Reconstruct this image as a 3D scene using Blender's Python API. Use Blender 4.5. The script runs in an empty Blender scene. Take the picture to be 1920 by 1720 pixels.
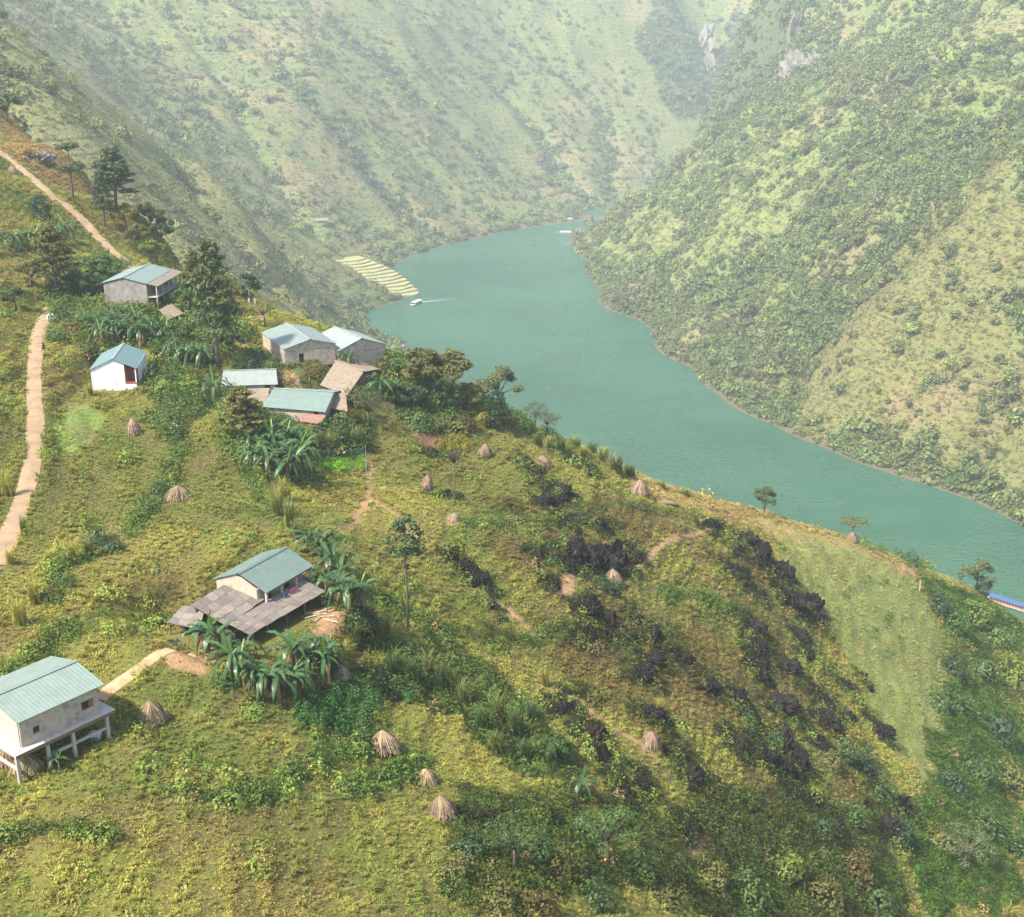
import bpy, bmesh, math, random
import numpy as np
from mathutils import Vector, Matrix, Euler

# ------------------------------------------------------------------ camera, sky, sun, exposure
scene = bpy.context.scene
R = math.radians
random.seed(11)
rng = np.random.default_rng(11)
PITCH, FPX, CAMH = 19.0, 2300.0, 260.0       # pitch down, focal length in pixels of a 1920 wide frame, metres over the water
camd = bpy.data.cameras.new("camera")
camd.sensor_fit = 'HORIZONTAL'; camd.sensor_width = 36.0; camd.lens = 36.0 * FPX / 1920.0
camd.clip_start = 1.0; camd.clip_end = 9000.0
cam = bpy.data.objects.new("camera", camd); scene.collection.objects.link(cam)
cam.location = (0, 0, CAMH); cam.rotation_euler = (R(90 - PITCH), 0, 0)
scene.camera = cam

SUN_AZ, SUN_EL = -127.0, 52.0                 # degrees: azimuth from +Y (view direction) towards +X, elevation
world = bpy.data.worlds.new("World"); scene.world = world; world.use_nodes = True
wn = world.node_tree; wn.nodes.clear()
wo = wn.nodes.new("ShaderNodeOutputWorld"); wb = wn.nodes.new("ShaderNodeBackground")
sky = wn.nodes.new("ShaderNodeTexSky"); sky.sky_type = 'NISHITA'; sky.sun_disc = False
sky.sun_elevation = R(SUN_EL); sky.sun_rotation = R(SUN_AZ)
sky.altitude = 400; sky.air_density = 1.0; sky.dust_density = 2.5; sky.ozone_density = 1.0
wb.inputs[1].default_value = 0.15
wn.links.new(sky.outputs[0], wb.inputs[0]); wn.links.new(wb.outputs[0], wo.inputs[0])
sund = bpy.data.lights.new("sun", 'SUN'); sund.energy = 4.6; sund.angle = R(3.0); sund.color = (1.0, 0.95, 0.85)
sun = bpy.data.objects.new("sun", sund); scene.collection.objects.link(sun)
_sd = Vector((math.sin(R(SUN_AZ)) * math.cos(R(SUN_EL)), math.cos(R(SUN_AZ)) * math.cos(R(SUN_EL)), math.sin(R(SUN_EL))))
sun.rotation_euler = _sd.to_track_quat('Z', 'Y').to_euler(); sun.location = (-200, 100, 700)
vs = scene.view_settings
vs.view_transform = 'Standard'; vs.look = 'None'; vs.exposure = 1.15; vs.gamma = 1.0; vs.use_curve_mapping = False
scene.render.engine = 'CYCLES'
cy = scene.cycles
cy.use_denoising = True; cy.denoiser = 'OPENIMAGEDENOISE'
cy.max_bounces = 5; cy.diffuse_bounces = 2; cy.glossy_bounces = 2; cy.transmission_bounces = 2
cy.transparent_max_bounces = 4; cy.volume_bounces = 1
cy.caustics_reflective = False; cy.caustics_refractive = False
cy.sample_clamp_indirect = 4.0

# ------------------------------------------------------------------ helpers: objects
COL = scene.collection
def link(o, parent=None):
    COL.objects.link(o)
    if parent is not None: o.parent = parent
    return o
def tag(o, label=None, cat=None, group=None, kind=None):
    if label: o["label"] = label
    if cat: o["category"] = cat
    if group: o["group"] = group
    if kind: o["kind"] = kind
    return o
def thing(name, label, cat, loc=(0, 0, 0), rz=0.0, group=None, scale=1.0):
    o = bpy.data.objects.new(name, None); o.empty_display_size = 0.3
    COL.objects.link(o); o.location = loc; o.rotation_euler = (0, 0, rz); o.scale = (scale,) * 3
    return tag(o, label, cat, group)
def mesh_from(name, verts, faces, mats, smooth=False, fmat=None):
    me = bpy.data.meshes.new(name)
    me.from_pydata([tuple(map(float, v)) for v in verts], [], [tuple(f) for f in faces])
    for m in (mats if isinstance(mats, (list, tuple)) else [mats]): me.materials.append(m)
    if fmat is not None: me.polygons.foreach_set("material_index", np.asarray(fmat, np.int32))
    if smooth: me.polygons.foreach_set("use_smooth", np.ones(len(me.polygons), bool))
    me.update(); return me
def obj(name, me, parent=None, loc=None, rot=None, scale=None):
    o = bpy.data.objects.new(name, me); link(o, parent)
    if loc is not None: o.location = loc
    if rot is not None: o.rotation_euler = rot
    if scale is not None: o.scale = scale if hasattr(scale, '__len__') else (scale,) * 3
    return o
class MB:
    """collects boxes, bars, tubes and polygons; build() makes one mesh object"""
    def __init__(s): s.v = []; s.f = []
    def add(s, vs, fs):
        n = len(s.v); s.v += [tuple(v) for v in vs]; s.f += [tuple(n + i for i in f) for f in fs]; return s
    def box(s, x0, x1, y0, y1, z0, z1):
        vs = [(x0, y0, z0), (x1, y0, z0), (x1, y1, z0), (x0, y1, z0), (x0, y0, z1), (x1, y0, z1), (x1, y1, z1), (x0, y1, z1)]
        return s.add(vs, [(3, 2, 1, 0), (4, 5, 6, 7), (0, 1, 5, 4), (1, 2, 6, 5), (2, 3, 7, 6), (3, 0, 4, 7)])
    def slab(s, quad, t):
        """four corners (counter-clockwise from above) thickened downwards along the normal"""
        q = [Vector(p) for p in quad]; n = (q[1] - q[0]).cross(q[2] - q[0]).normalized()
        if n.z < 0: n = -n; q = q[::-1]
        lo = [p - n * t for p in q]; k = len(q)
        fs = [tuple(range(k)), tuple(range(2 * k - 1, k - 1, -1))] + [(i, i + k, (i + 1) % k + k, (i + 1) % k) for i in range(k)]
        return s.add(q + lo, fs)
    def tube(s, pts, rad, n=6, cap=True):
        pts = [Vector(p) for p in pts]; rs = rad if hasattr(rad, '__len__') else [rad] * len(pts)
        base = len(s.v); k = len(pts)
        for i, p in enumerate(pts):
            d = (pts[min(i + 1, k - 1)] - pts[max(i - 1, 0)]).normalized()
            a = d.cross(Vector((0, 0, 1)) if abs(d.z) < .9 else Vector((1, 0, 0))).normalized(); b = d.cross(a)
            for j in range(n):
                t = 2 * math.pi * j / n
                s.v.append(tuple(p + (a * math.cos(t) + b * math.sin(t)) * rs[i]))
        for i in range(k - 1):
            for j in range(n):
                s.f.append((base + i * n + j, base + i * n + (j + 1) % n, base + (i + 1) * n + (j + 1) % n, base + (i + 1) * n + j))
        if cap:
            s.f.append(tuple(base + j for j in range(n))[::-1]); s.f.append(tuple(base + (k - 1) * n + j for j in range(n)))
        return s
    def mesh(s, name, mat, smooth=False): return mesh_from(name, s.v, s.f, mat, smooth)
    def build(s, name, mat, parent=None, smooth=False): return obj(name, s.mesh(name, mat, smooth), parent)

# ------------------------------------------------------------------ helpers: noise, projection, terrain
def _hash(ix, iy, seed):
    h = (ix.astype(np.int64) * 374761393 + iy.astype(np.int64) * 668265263 + seed * 974634777) & 0xFFFFFFFF
    h = ((h ^ (h >> 13)) * 1274126177) & 0xFFFFFFFF
    return ((h ^ (h >> 16)) & 0xFFFF) / 65535.0
def vnoise(x, y, seed=0):
    ix = np.floor(x); iy = np.floor(y); fx = x - ix; fy = y - iy
    fx = fx * fx * fx * (fx * (fx * 6 - 15) + 10); fy = fy * fy * fy * (fy * (fy * 6 - 15) + 10)
    a = _hash(ix, iy, seed); b = _hash(ix + 1, iy, seed); c = _hash(ix, iy + 1, seed); d = _hash(ix + 1, iy + 1, seed)
    return (a + (b - a) * fx) * (1 - fy) + (c + (d - c) * fx) * fy
def fbm(x, y, scale, octv=4, seed=0, gain=.5):
    x = np.asarray(x, float) / scale; y = np.asarray(y, float) / scale; t = 0; a = 1; n = 0
    for o in range(octv):
        ca, sa = math.cos(o * 1.1), math.sin(o * 1.1)
        t = t + a * vnoise(x * ca - y * sa + 17.3 * o, x * sa + y * ca - 9.1 * o, seed + o); n += a; a *= gain; x = x * 2.03; y = y * 2.03
    return t / n                                     # 0..1, mean .5
def smooth(a, b, x):
    t = np.clip((np.asarray(x, float) - a) / (b - a), 0, 1); return t * t * (3 - 2 * t)
_s, _c = math.sin(R(PITCH)), math.cos(R(PITCH))
def unproj(px, py, D):
    u = (px - 960) / FPX; v = (860 - py) / FPX
    return np.array([u * D, D * (_c + v * _s), CAMH + D * (-_s + v * _c)])
def onz(px, py, z=0.0):
    v = (860 - py) / FPX
    return unproj(px, py, (z - CAMH) / (-_s + v * _c))
def depth(p): return p[1] * _c - (p[2] - CAMH) * _s
def proj(x, y, z):
    z = z - CAMH; D = y * _c - z * _s; D = np.where(D < 1, 1, D)
    return 960 + FPX * x / D, 860 - FPX * (y * _s + z * _c) / D, D
# ------------------------------------------------------------------ terrain: survey points of the place
N_, F_ = 1.625, 1.40
CP = []                                              # x, y, z, softness
def cp(px, py, D, soft): CP.append((*unproj(px, py, D), soft))
def cw(x, y, z, soft): CP.append((x, y, z, soft))
near = [(50,1700,58),(500,1700,62),(960,1700,68),(1300,1700,85),(1500,1700,98),(1750,1710,115),(300,1600,62),(40,1473,66),(285,1345,75),
 (460,1200,85),(620,1290,83),(336,930,108),(252,805,125),(225,735,137),(270,590,163),(570,690,145),(690,685,150),(560,800,130),
 (30,1000,95),(60,760,128),(90,575,165),(240,490,195),(180,450,210),(100,370,235),(0,285,265),(0,700,128),(0,500,170),(0,1200,80),
 (720,1400,83),(830,1520,76),(1000,1000,118),(1150,1085,122),(1220,1385,98),(800,910,130),(765,1170,98),(1400,1050,145),(1400,1250,125),
 (1500,1450,112),(1600,1300,141),(1750,1250,166),(1750,1500,132),(1900,1350,176),(1900,1650,128),(1050,1250,103),(560,1000,101),(430,820,124),
 (1050,1550,79),(1250,1560,90),(640,880,126),(1600,1130,163)]
for a in near: cp(a[0], a[1], a[2] * N_, 14)
ridge = [(0,215,292),(150,300,272),(300,430,235),(480,560,195),(620,620,176),(740,690,166),(880,745,160),(1000,800,155),(1180,885,158),
 (1300,930,165),(1430,965,172),(1600,1015,180),(1720,1068,188),(1850,1120,200),(1920,1175,207)]
for i, a in enumerate(ridge):
    cp(a[0], a[1], a[2] * N_, 12)
    p = unproj(a[0], a[1], a[2] * N_); h = math.hypot(p[0], p[1]); d = np.array([p[0], p[1]]) / h
    for k, e in enumerate((45, 110, 180) if i > 3 else (40, 90)):
        q = p[:2] + d * e; z = p[2] - e * (.62 if k == 0 else .82)
        cw(q[0], q[1], max(z, -12), 25)
# ground outside the frame, on the camera's side
for x, y, z in [(0,20,205),(-60,30,212),(60,20,165),(120,30,120),(200,60,60),(-160,90,235),(-230,200,262),(-330,330,300),(-190,330,250),
                (-430,520,330),(300,150,-12),(240,110,20),(310,300,-12),(-30,-80,195),(120,-80,110),(-200,-80,260)]: cw(x, y, z, 30)
# middle spur running down to the river from the left
for a in [(0,40,560),(130,130,600),(300,260,640),(400,340,680),(490,430,720),(590,570,770)]: cp(*a[:2], a[2] * F_, 25)
for a in [(60,150,470),(150,230,490),(250,350,490),(400,480,475),(520,580,530),(610,625,660)]: cp(*a[:2], a[2] * F_, 30)
for x, y, z in [(-230,560,120),(-60,480,40),(-110,580,70),(-60,700,20),(-330,640,210)]: cw(x, y, z, 40)
def shore(pts):
    return [onz(a, b, 0.0) for a, b in pts]
LEFT = shore([(690,612),(700,580),(735,568),(770,556),(752,530),(738,500),(760,484),(830,462),(920,440),(1060,418),(1150,405)])
RIGHT = shore([(1150,425),(1105,490),(1110,520),(1130,545),(1200,600),(1230,622),(1300,690),(1350,740),(1450,795),(1550,840),(1650,880),(1745,910),(1830,940),(1920,985)])
for p in LEFT + RIGHT: cw(p[0], p[1], 0.5, 8)
for a, b in [(760,640),(715,600),(745,600),(790,660),(830,690),(900,520),(1000,600),(1050,480),(1100,440),(800,600),(1150,700),(1000,720),(1300,800),(1500,900),(1700,990),(1850,1060),(1250,900),(900,650),(820,520),(1500,980)]:
    p = onz(a, b, -9.0); cw(p[0], p[1], -9, 20)
for x, y, z in [(330,420,-9),(420,330,-9),(190,1930,-9),(300,2010,-9),(430,2120,-9),(600,2250,0)]: cw(x, y, z, 30)
# far mountain
for a in [(300,150,1150),(450,300,1090),(603,417,1062),(630,495,985),(690,515,950),(700,200,1270),(700,50,1390),(500,0,1340),(200,30,1230),(0,-40,1000),
          (950,300,1420),(950,100,1580),(1180,330,1480),(1150,100,1640),(1250,0,1700),(1330,100,1760),(1350,230,1650),(1400,0,1760),(850,380,1250),(560,150,1200)]:
    cp(*a[:2], a[2] * F_, 45)
for a in [(700,-200,1560),(200,-200,1420),(1250,-200,1850),(1000,-150,1700),(1500,-150,1950),(450,-330,1620),(-200,-150,1150),(1800,-200,1700)]: cp(*a[:2], a[2] * F_, 80)
for x, y, z in [(-900,1300,470),(-900,700,430),(-700,400,390),(-600,2600,640),(300,2900,660),(1000,2700,640)]: cw(x, y, z, 90)
# mountain on the right bank: an even steep slope inland from the shore, and its crest
for i in range(3, len(RIGHT)):
    p = RIGHT[i]; q = RIGHT[i - 1]; t = np.array([p[0] - q[0], p[1] - q[1]]); t /= np.hypot(*t); n = np.array([-t[1], t[0]])
    if n[0] < 0: n = -n
    n = n * .85 + np.array([.5, .12]); n /= np.hypot(*n)
    for e in (70, 190, 300):
        if i % 2 == 0 or e > 100: cw(p[0] + n[0] * e, p[1] + n[1] * e, e * (.80 if e < 300 else .76), 30)
for a in [(1160,420,1100),(1200,372,1130),(1270,305,1150),(1330,260,1165),(1400,180,1190),(1450,0,1205),(1500,60,1165),(1550,30,1165),(1600,100,1110),(1750,50,1005),(1900,0,925),(1500,-180,1230),(1650,-120,1140),(1850,-150,1000),(1475,-70,1195),(1530,-60,1175),(1600,-50,1130),(1720,-60,1040),(1900,200,850),(1750,250,880)]: cp(*a[:2], a[2] * F_, 22)
for x, y, z in [(270,1750,30),(350,1780,60),(450,1800,110),(560,1850,170),(800,1500,450),(950,1000,520),(900,600,480),(700,400,330)]: cw(x, y, z, 50)
CP = np.array(CP)
_d = np.hypot(CP[:, None, 0] - CP[None, :, 0], CP[:, None, 1] - CP[None, :, 1])
_A = -np.sqrt(_d ** 2 + 12.0 ** 2)
_n = len(CP)
_P = np.c_[np.ones(_n), CP[:, 0] / 1000, CP[:, 1] / 1000]
_M = np.zeros((_n + 3, _n + 3)); _M[:_n, :_n] = _A + np.diag(CP[:, 3] * .12); _M[:_n, _n:] = _P; _M[_n:, :_n] = _P.T
_w = np.linalg.solve(_M, np.r_[CP[:, 2], 0, 0, 0])
def base_h(x, y):
    x = np.asarray(x, float); y = np.asarray(y, float); sh = x.shape; x = x.ravel(); y = y.ravel(); out = np.empty(len(x))
    for i in range(0, len(x), 40000):
        xs = x[i:i + 40000, None]; ys = y[i:i + 40000, None]
        ph = -np.sqrt((xs - CP[None, :, 0]) ** 2 + (ys - CP[None, :, 1]) ** 2 + 12.0 ** 2)
        out[i:i + 40000] = ph @ _w[:_n] + _w[_n] + _w[_n + 1] * xs[:, 0] / 1000 + _w[_n + 2] * ys[:, 0] / 1000
    return out.reshape(sh)
class Grid:
    def __init__(s, x0, x1, y0, y1, st):
        s.x0, s.y0, s.st = x0, y0, st
        s.X, s.Y = np.meshgrid(np.arange(x0, x1 + st / 2, st), np.arange(y0, y1 + st / 2, st)); s.Z = None
        s.ny, s.nx = s.X.shape
    def at(s, x, y, A=None):
        A = s.Z if A is None else A
        fx = np.clip((np.asarray(x, float) - s.x0) / s.st, 0, s.nx - 1.001); fy = np.clip((np.asarray(y, float) - s.y0) / s.st, 0, s.ny - 1.001)
        i = fx.astype(int); j = fy.astype(int); fx = fx - i; fy = fy - j
        return (A[j, i] * (1 - fx) + A[j, i + 1] * fx) * (1 - fy) + (A[j + 1, i] * (1 - fx) + A[j + 1, i + 1] * fx) * fy
NEAR = Grid(-240, 264, 12, 504, 1.0)
FAR = Grid(-900, 1100, -96, 2904, 6.0)
C_ = Grid(-900, 1104, -96, 2904, 12.0); C_.Z = base_h(C_.X, C_.Y)      # coarse solve, then interpolate smoothly
FAR.Z = base_h(FAR.X, FAR.Y)
_cn = Grid(-246, 270, 6, 510, 4.0); _cn.Z = base_h(_cn.X, _cn.Y)
NEAR.Z = _cn.at(NEAR.X, NEAR.Y)
def in_near(x, y): return (x > -238) & (x < 262) & (y > 14) & (y < 502)
def H(x, y):
    x = np.asarray(x, float); y = np.asarray(y, float)
    return np.where(in_near(x, y), NEAR.at(x, y), FAR.at(x, y))
def hit(px, py, Dmin=60, Dmax=4200):
    """first point of the ground (or water) along the sight line of a pixel"""
    D = Dmin * np.exp(np.linspace(0, math.log(Dmax / Dmin), 1500)); p = unproj(px, py, D)
    g = np.maximum(H(p[0], p[1]), 0.0); b = p[2] <= g
    if not b.any(): return unproj(px, py, Dmax)
    k = int(np.argmax(b)); lo, hi = D[max(k - 1, 0)], D[k]
    for _ in range(22):
        m = (lo + hi) / 2; q = unproj(px, py, m)
        if q[2] <= max(float(H(q[0], q[1])), 0.0): hi = m
        else: lo = m
    q = unproj(px, py, hi); q[2] = max(float(H(q[0], q[1])), 0.0); return q
def gp(px, py):
    """a spot on the near hill: sight lines that pass over its crest are lowered until they meet it"""
    lim = 510 if px < 450 else 352
    for k in range(30):
        p = hit(px, py + 2 * k)
        if depth(p) < lim: return p
    return p
def seg_dist(x, y, pts):
    """distance to a polyline of world points, and the position along it (0..1)"""
    best = np.full(np.shape(x), 1e9); tt = np.zeros(np.shape(x)); n = len(pts) - 1
    for i in range(n):
        a, b = pts[i], pts[i + 1]; dx, dy = b[0] - a[0], b[1] - a[1]; L = dx * dx + dy * dy + 1e-9
        t = np.clip(((x - a[0]) * dx + (y - a[1]) * dy) / L, 0, 1); d = np.hypot(x - a[0] - t * dx, y - a[1] - t * dy)
        m = d < best; best = np.where(m, d, best); tt = np.where(m, (i + t) / n, tt)
    return best, tt
def in_poly(x, y, pts):
    r = np.zeros(np.shape(x), bool); n = len(pts)
    for i in range(n):
        a, b = pts[i], pts[(i + 1) % n]
        c = ((a[1] > y) != (b[1] > y)) & (x < (b[0] - a[0]) * (y - a[1]) / (b[1] - a[1] + 1e-12) + a[0]); r ^= c
    return r
def hits(l): return [hit(*p) for p in l]
# ------------------------------------------------------------------ terrain: gullies, terraces, roughness, building pads
GULLY = [hits(g) for g in [
    [(470,60),(560,150),(690,330),(790,430)], [(600,10),(740,130),(850,250),(900,295),(1010,385)], [(1000,90),(1120,220),(1240,345)],
    [(230,200),(330,310),(430,420),(520,540)], [(760,20),(900,140),(1010,260),(1090,360)], [(330,30),(420,170),(520,330),(600,440)],
    [(1918,160),(1800,330),(1690,440),(1570,550),(1500,650),(1440,745)], [(1600,260),(1500,400),(1420,540),(1380,690)], [(1350,300),(1280,440),(1240,590)],
    [(1918,640),(1850,800),(1760,900)], [(1760,120),(1600,300),(1480,470),(1330,640)], [(1450,180),(1330,390),(1190,560)]]]
GW = [.9, 1.0, .7, .6, .7, .5, 1.3, .55, .5, .7, .45, .4]
GS = [.8, .9, .7, .6, .7, .5, 1.0, .45, .4, .8, .35, .35]
def gully_field(x, y):
    g = np.zeros(np.shape(x))
    wx = x + 60 * (fbm(x, y, 110, 3, 71) - .5); wy = y + 60 * (fbm(x, y, 110, 3, 72) - .5)
    for pts, w, st in zip(GULLY, GW, GS):
        d, t = seg_dist(wx, wy, pts); g = np.maximum(g, st * np.exp(-(d / (24 * w)) ** 2) * (0.4 + .6 * np.minimum(t * 4, 1)))
    return g
_g = gully_field(FAR.X, FAR.Y)
_amp = smooth(1, 40, FAR.Z) * smooth(420, 560, np.hypot(FAR.X, FAR.Y))
_rid = 1 - np.abs(2 * fbm(FAR.X * .75 + FAR.Y * .65, FAR.Y * .75 - FAR.X * .65, 130, 4, 5) - 1)
FAR.Z = FAR.Z + _amp * ((_rid - .72) * 20 + (fbm(FAR.X, FAR.Y, 45, 4, 9) - .5) * 11 - _g * 20)
_tip, _top = hit(768, 553), hit(652, 492)
_ta = np.array([_top[0] - _tip[0], _top[1] - _tip[1]]); TLEN = float(np.hypot(*_ta)); _ta /= TLEN
_tu = (FAR.X - _tip[0]) * _ta[0] + (FAR.Y - _tip[1]) * _ta[1]; _tv = -(FAR.X - _tip[0]) * _ta[1] + (FAR.Y - _tip[1]) * _ta[0]
FAR.Z = np.where((_tu > -6) & (_tu < TLEN + 4) & (abs(_tv) < 27), np.minimum(FAR.Z, 18.5 * np.clip(_tu / TLEN, 0, 1) - 4.0), FAR.Z)      # ground under the rice terraces
HEDGE_STEP_SHADE = [hits(h) for h in [[(336,790),(322,860),(300,930),(255,985),(190,1030),(120,1085),(70,1130)], [(420,740),(440,830),(470,900),(520,960)], [(330,1475),(430,1500),(520,1480),(600,1440),(660,1410)], [(0,1570),(90,1545),(200,1560)],
    [(1580,1118),(1615,1100),(1655,1086)], [(1625,1190),(1660,1170),(1690,1150)], [(1650,1230),(1690,1205)], [(660,1490),(760,1440),(800,1420)], [(870,985),(950,975),(1040,985)], [(1100,950),(1180,945),(1260,960)], [(960,1190),(1060,1170),(1150,1210),(1250,1180)], [(1240,1120),(1330,1130),(1400,1150)], [(560,1000),(600,1015),(640,1010)], [(20,1280),(100,1200),(200,1160),(300,1120)], [(700,1130),(760,1150),(840,1180)]]]  # field arcs: dark plant strips stand in for the shaded terrace steps
def hedge(x, y):  # distance to planted banks and to the painted step shade
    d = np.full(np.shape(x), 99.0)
    for h in HEDGE_STEP_SHADE: d = np.minimum(d, seg_dist(x + 3 * (fbm(x, y, 9, 2, 381) - .5), y + 3 * (fbm(x, y, 9, 2, 383) - .5), h)[0])
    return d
NPATH = {}
def near_path(name, pix, w): NPATH[name] = (hits(pix), w)
near_path('road_low', [(-6,1062),(14,1010),(38,950),(58,880),(67,800),(64,730),(66,670),(74,620),(92,575)], 2.6)
near_path('road_high', [(-8,282),(40,318),(88,358),(128,388),(160,418),(182,444),(205,468),(232,490),(246,503)], 2.6)
near_path('farm_path', [(186,1308),(225,1280),(262,1254),(300,1226),(335,1212),(362,1204)], 1.7)
_nx, _ny = NEAR.X, NEAR.Y
_z = NEAR.Z + (fbm(_nx, _ny, 14, 4, 21) - .5) * 2.4 + (fbm(_nx, _ny, 3.6, 3, 31) - .5) * .75
def stairs(z, step, w): k = z / step; f = k - np.floor(k); return (np.floor(k) + smooth(.5 - w, .5 + w, f)) * step
_tm = smooth(.42, .6, fbm(_nx, _ny, 38, 2, 41)) * .38 * smooth(170, 60, _nx) # old field terraces, present in places
_zt = stairs(_z + (fbm(_nx, _ny, 30, 2, 43) - .5) * 5, 2.6, .16) - (fbm(_nx, _ny, 30, 2, 43) - .5) * 5
_z = _z * (1 - _tm) + _zt * _tm
for _nm, (_pts, _w) in NPATH.items():                                     # paths are cut level into the slope
    d, t = seg_dist(_nx, _ny, _pts)
    zp = np.interp(t.ravel(), np.linspace(0, 1, len(_pts)), [p[2] for p in _pts]).reshape(t.shape)
    k = smooth(_w * 1.6, _w * .55, d); _z = _z * (1 - k) + zp * k
K = 1.3
HOUSE = {}                                                                # fitted footprints: centre x, y, eave z, yaw, roof length, roof width, rise, base z
def hs(n, x, y, ze, yaw, L, W, r, zb): HOUSE[n] = (x * K, y * K, ze * K, yaw, L * K, W * K, r * K, zb * K)
hs('stilt', -34.413, 78.303, 155.53, .902, 6.9, 6.9, .75, 151.3)
hs('farm', -23.124, 104.553, 152.81, 1.069, 6.9, 6.3, 1.25, 150.1)
hs('hut', -56.1, 170.0, 156.2, 1.70, 9.6, 6.5, 1.45, 153.1)
hs('gallery', -64.06, 208.23, 161.24, 1.514, 13.3, 7.85, 1.0, 157.0)
hs('barn', -32.765, 183.723, 156.29, 2.032, 12.3, 8.26, 1.1, 153.9)
hs('barn2', -25.44, 186.144, 155.12, 2.155, 9.6, 8.4, 1.5, 152.3)
def pad(x, y, yaw, L, W, z, m=1.5):
    global _z
    dx = _nx - x; dy = _ny - y; a = abs(dx * math.cos(yaw) + dy * math.sin(yaw)) - L / 2; b = abs(-dx * math.sin(yaw) + dy * math.cos(yaw)) - W / 2
    k = smooth(m + 3.5, m, np.maximum(a, b)); _z = _z * (1 - k) + z * k
pad(HOUSE['stilt'][0] + 1.0, HOUSE['stilt'][1] - 1.0, .902, 10, 10, HOUSE['stilt'][7] - .3, .6)
for n in ('farm', 'hut', 'gallery', 'barn', 'barn2'):
    x, y, ze, yaw, L, W, r, zb = HOUSE[n]; pad(x, y, yaw, L, W, zb, 1.0)
pad(HOUSE['farm'][0] + 2.0, HOUSE['farm'][1] - 6.5, 1.069, 19, 9, HOUSE['farm'][7] - .25, .5)
pad(HOUSE['farm'][0] - 6.0, HOUSE['farm'][1] - 8.0, 1.069, 8, 12, HOUSE['farm'][7] - .1, .3)
SHEDS = dict(low=([(418, 696, 154.2), (518, 693, 154.2)], [(415, 724, 153.1), (521, 721, 153.1)]), sage=([(513, 729, 153.7), (626, 736, 153.7)], [(491, 763, 152.5), (610, 773, 152.5)]),
    thatch=([(629, 680, 153.9), (682, 700, 153.9)], [(600, 722, 152.6), (651, 742, 152.6)]), ragged=([(622, 738, 152.7), (648, 741, 152.7)], [(618, 765, 151.9), (652, 772, 151.9)]),
    between=([(438, 733, 152.9), (506, 730, 152.9)], [(432, 757, 152.0), (500, 758, 152.0)]), tiled=([(566, 777, 151.9), (612, 782, 151.9)], [(562, 790, 151.45), (598, 795, 151.45)]),
    little=([(298, 583, 157.6), (322, 572, 157.6)], [(316, 600, 156.9), (344, 588, 156.9)]), dark=([(333, 535, 159.0), (350, 528, 159.0)], [(342, 556, 157.8), (362, 550, 157.8)]))
for _r, _e in SHEDS.values():
    P = [onz(a, b, z * K) for a, b, z in _r + _e]; c_ = sum(P) / 4; yw = math.atan2(P[1][1] - P[0][1], P[1][0] - P[0][0])
    pad(c_[0], c_[1], yw, math.hypot(P[1][0] - P[0][0], P[1][1] - P[0][1]), math.hypot(P[2][0] - P[0][0], P[2][1] - P[0][1]), _e[0][2] * K - 2.0, .4)
NEAR.Z = _z
_m = in_near(FAR.X, FAR.Y); _blend = smooth(-26, 0, np.maximum(np.abs(FAR.X - 12) - 250, np.abs(FAR.Y - 258) - 244))
FARV = np.where(_m, NEAR.at(FAR.X, FAR.Y) - 2.5, FAR.Z)                   # the coarse sheet ducks under the fine one
_e = smooth(22, 2, np.minimum.reduce([NEAR.X + 240, 264 - NEAR.X, NEAR.Y - 12, 504 - NEAR.Y]))
NEAR.Z = NEAR.Z * (1 - _e) + FAR.at(NEAR.X, NEAR.Y) * _e

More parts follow.
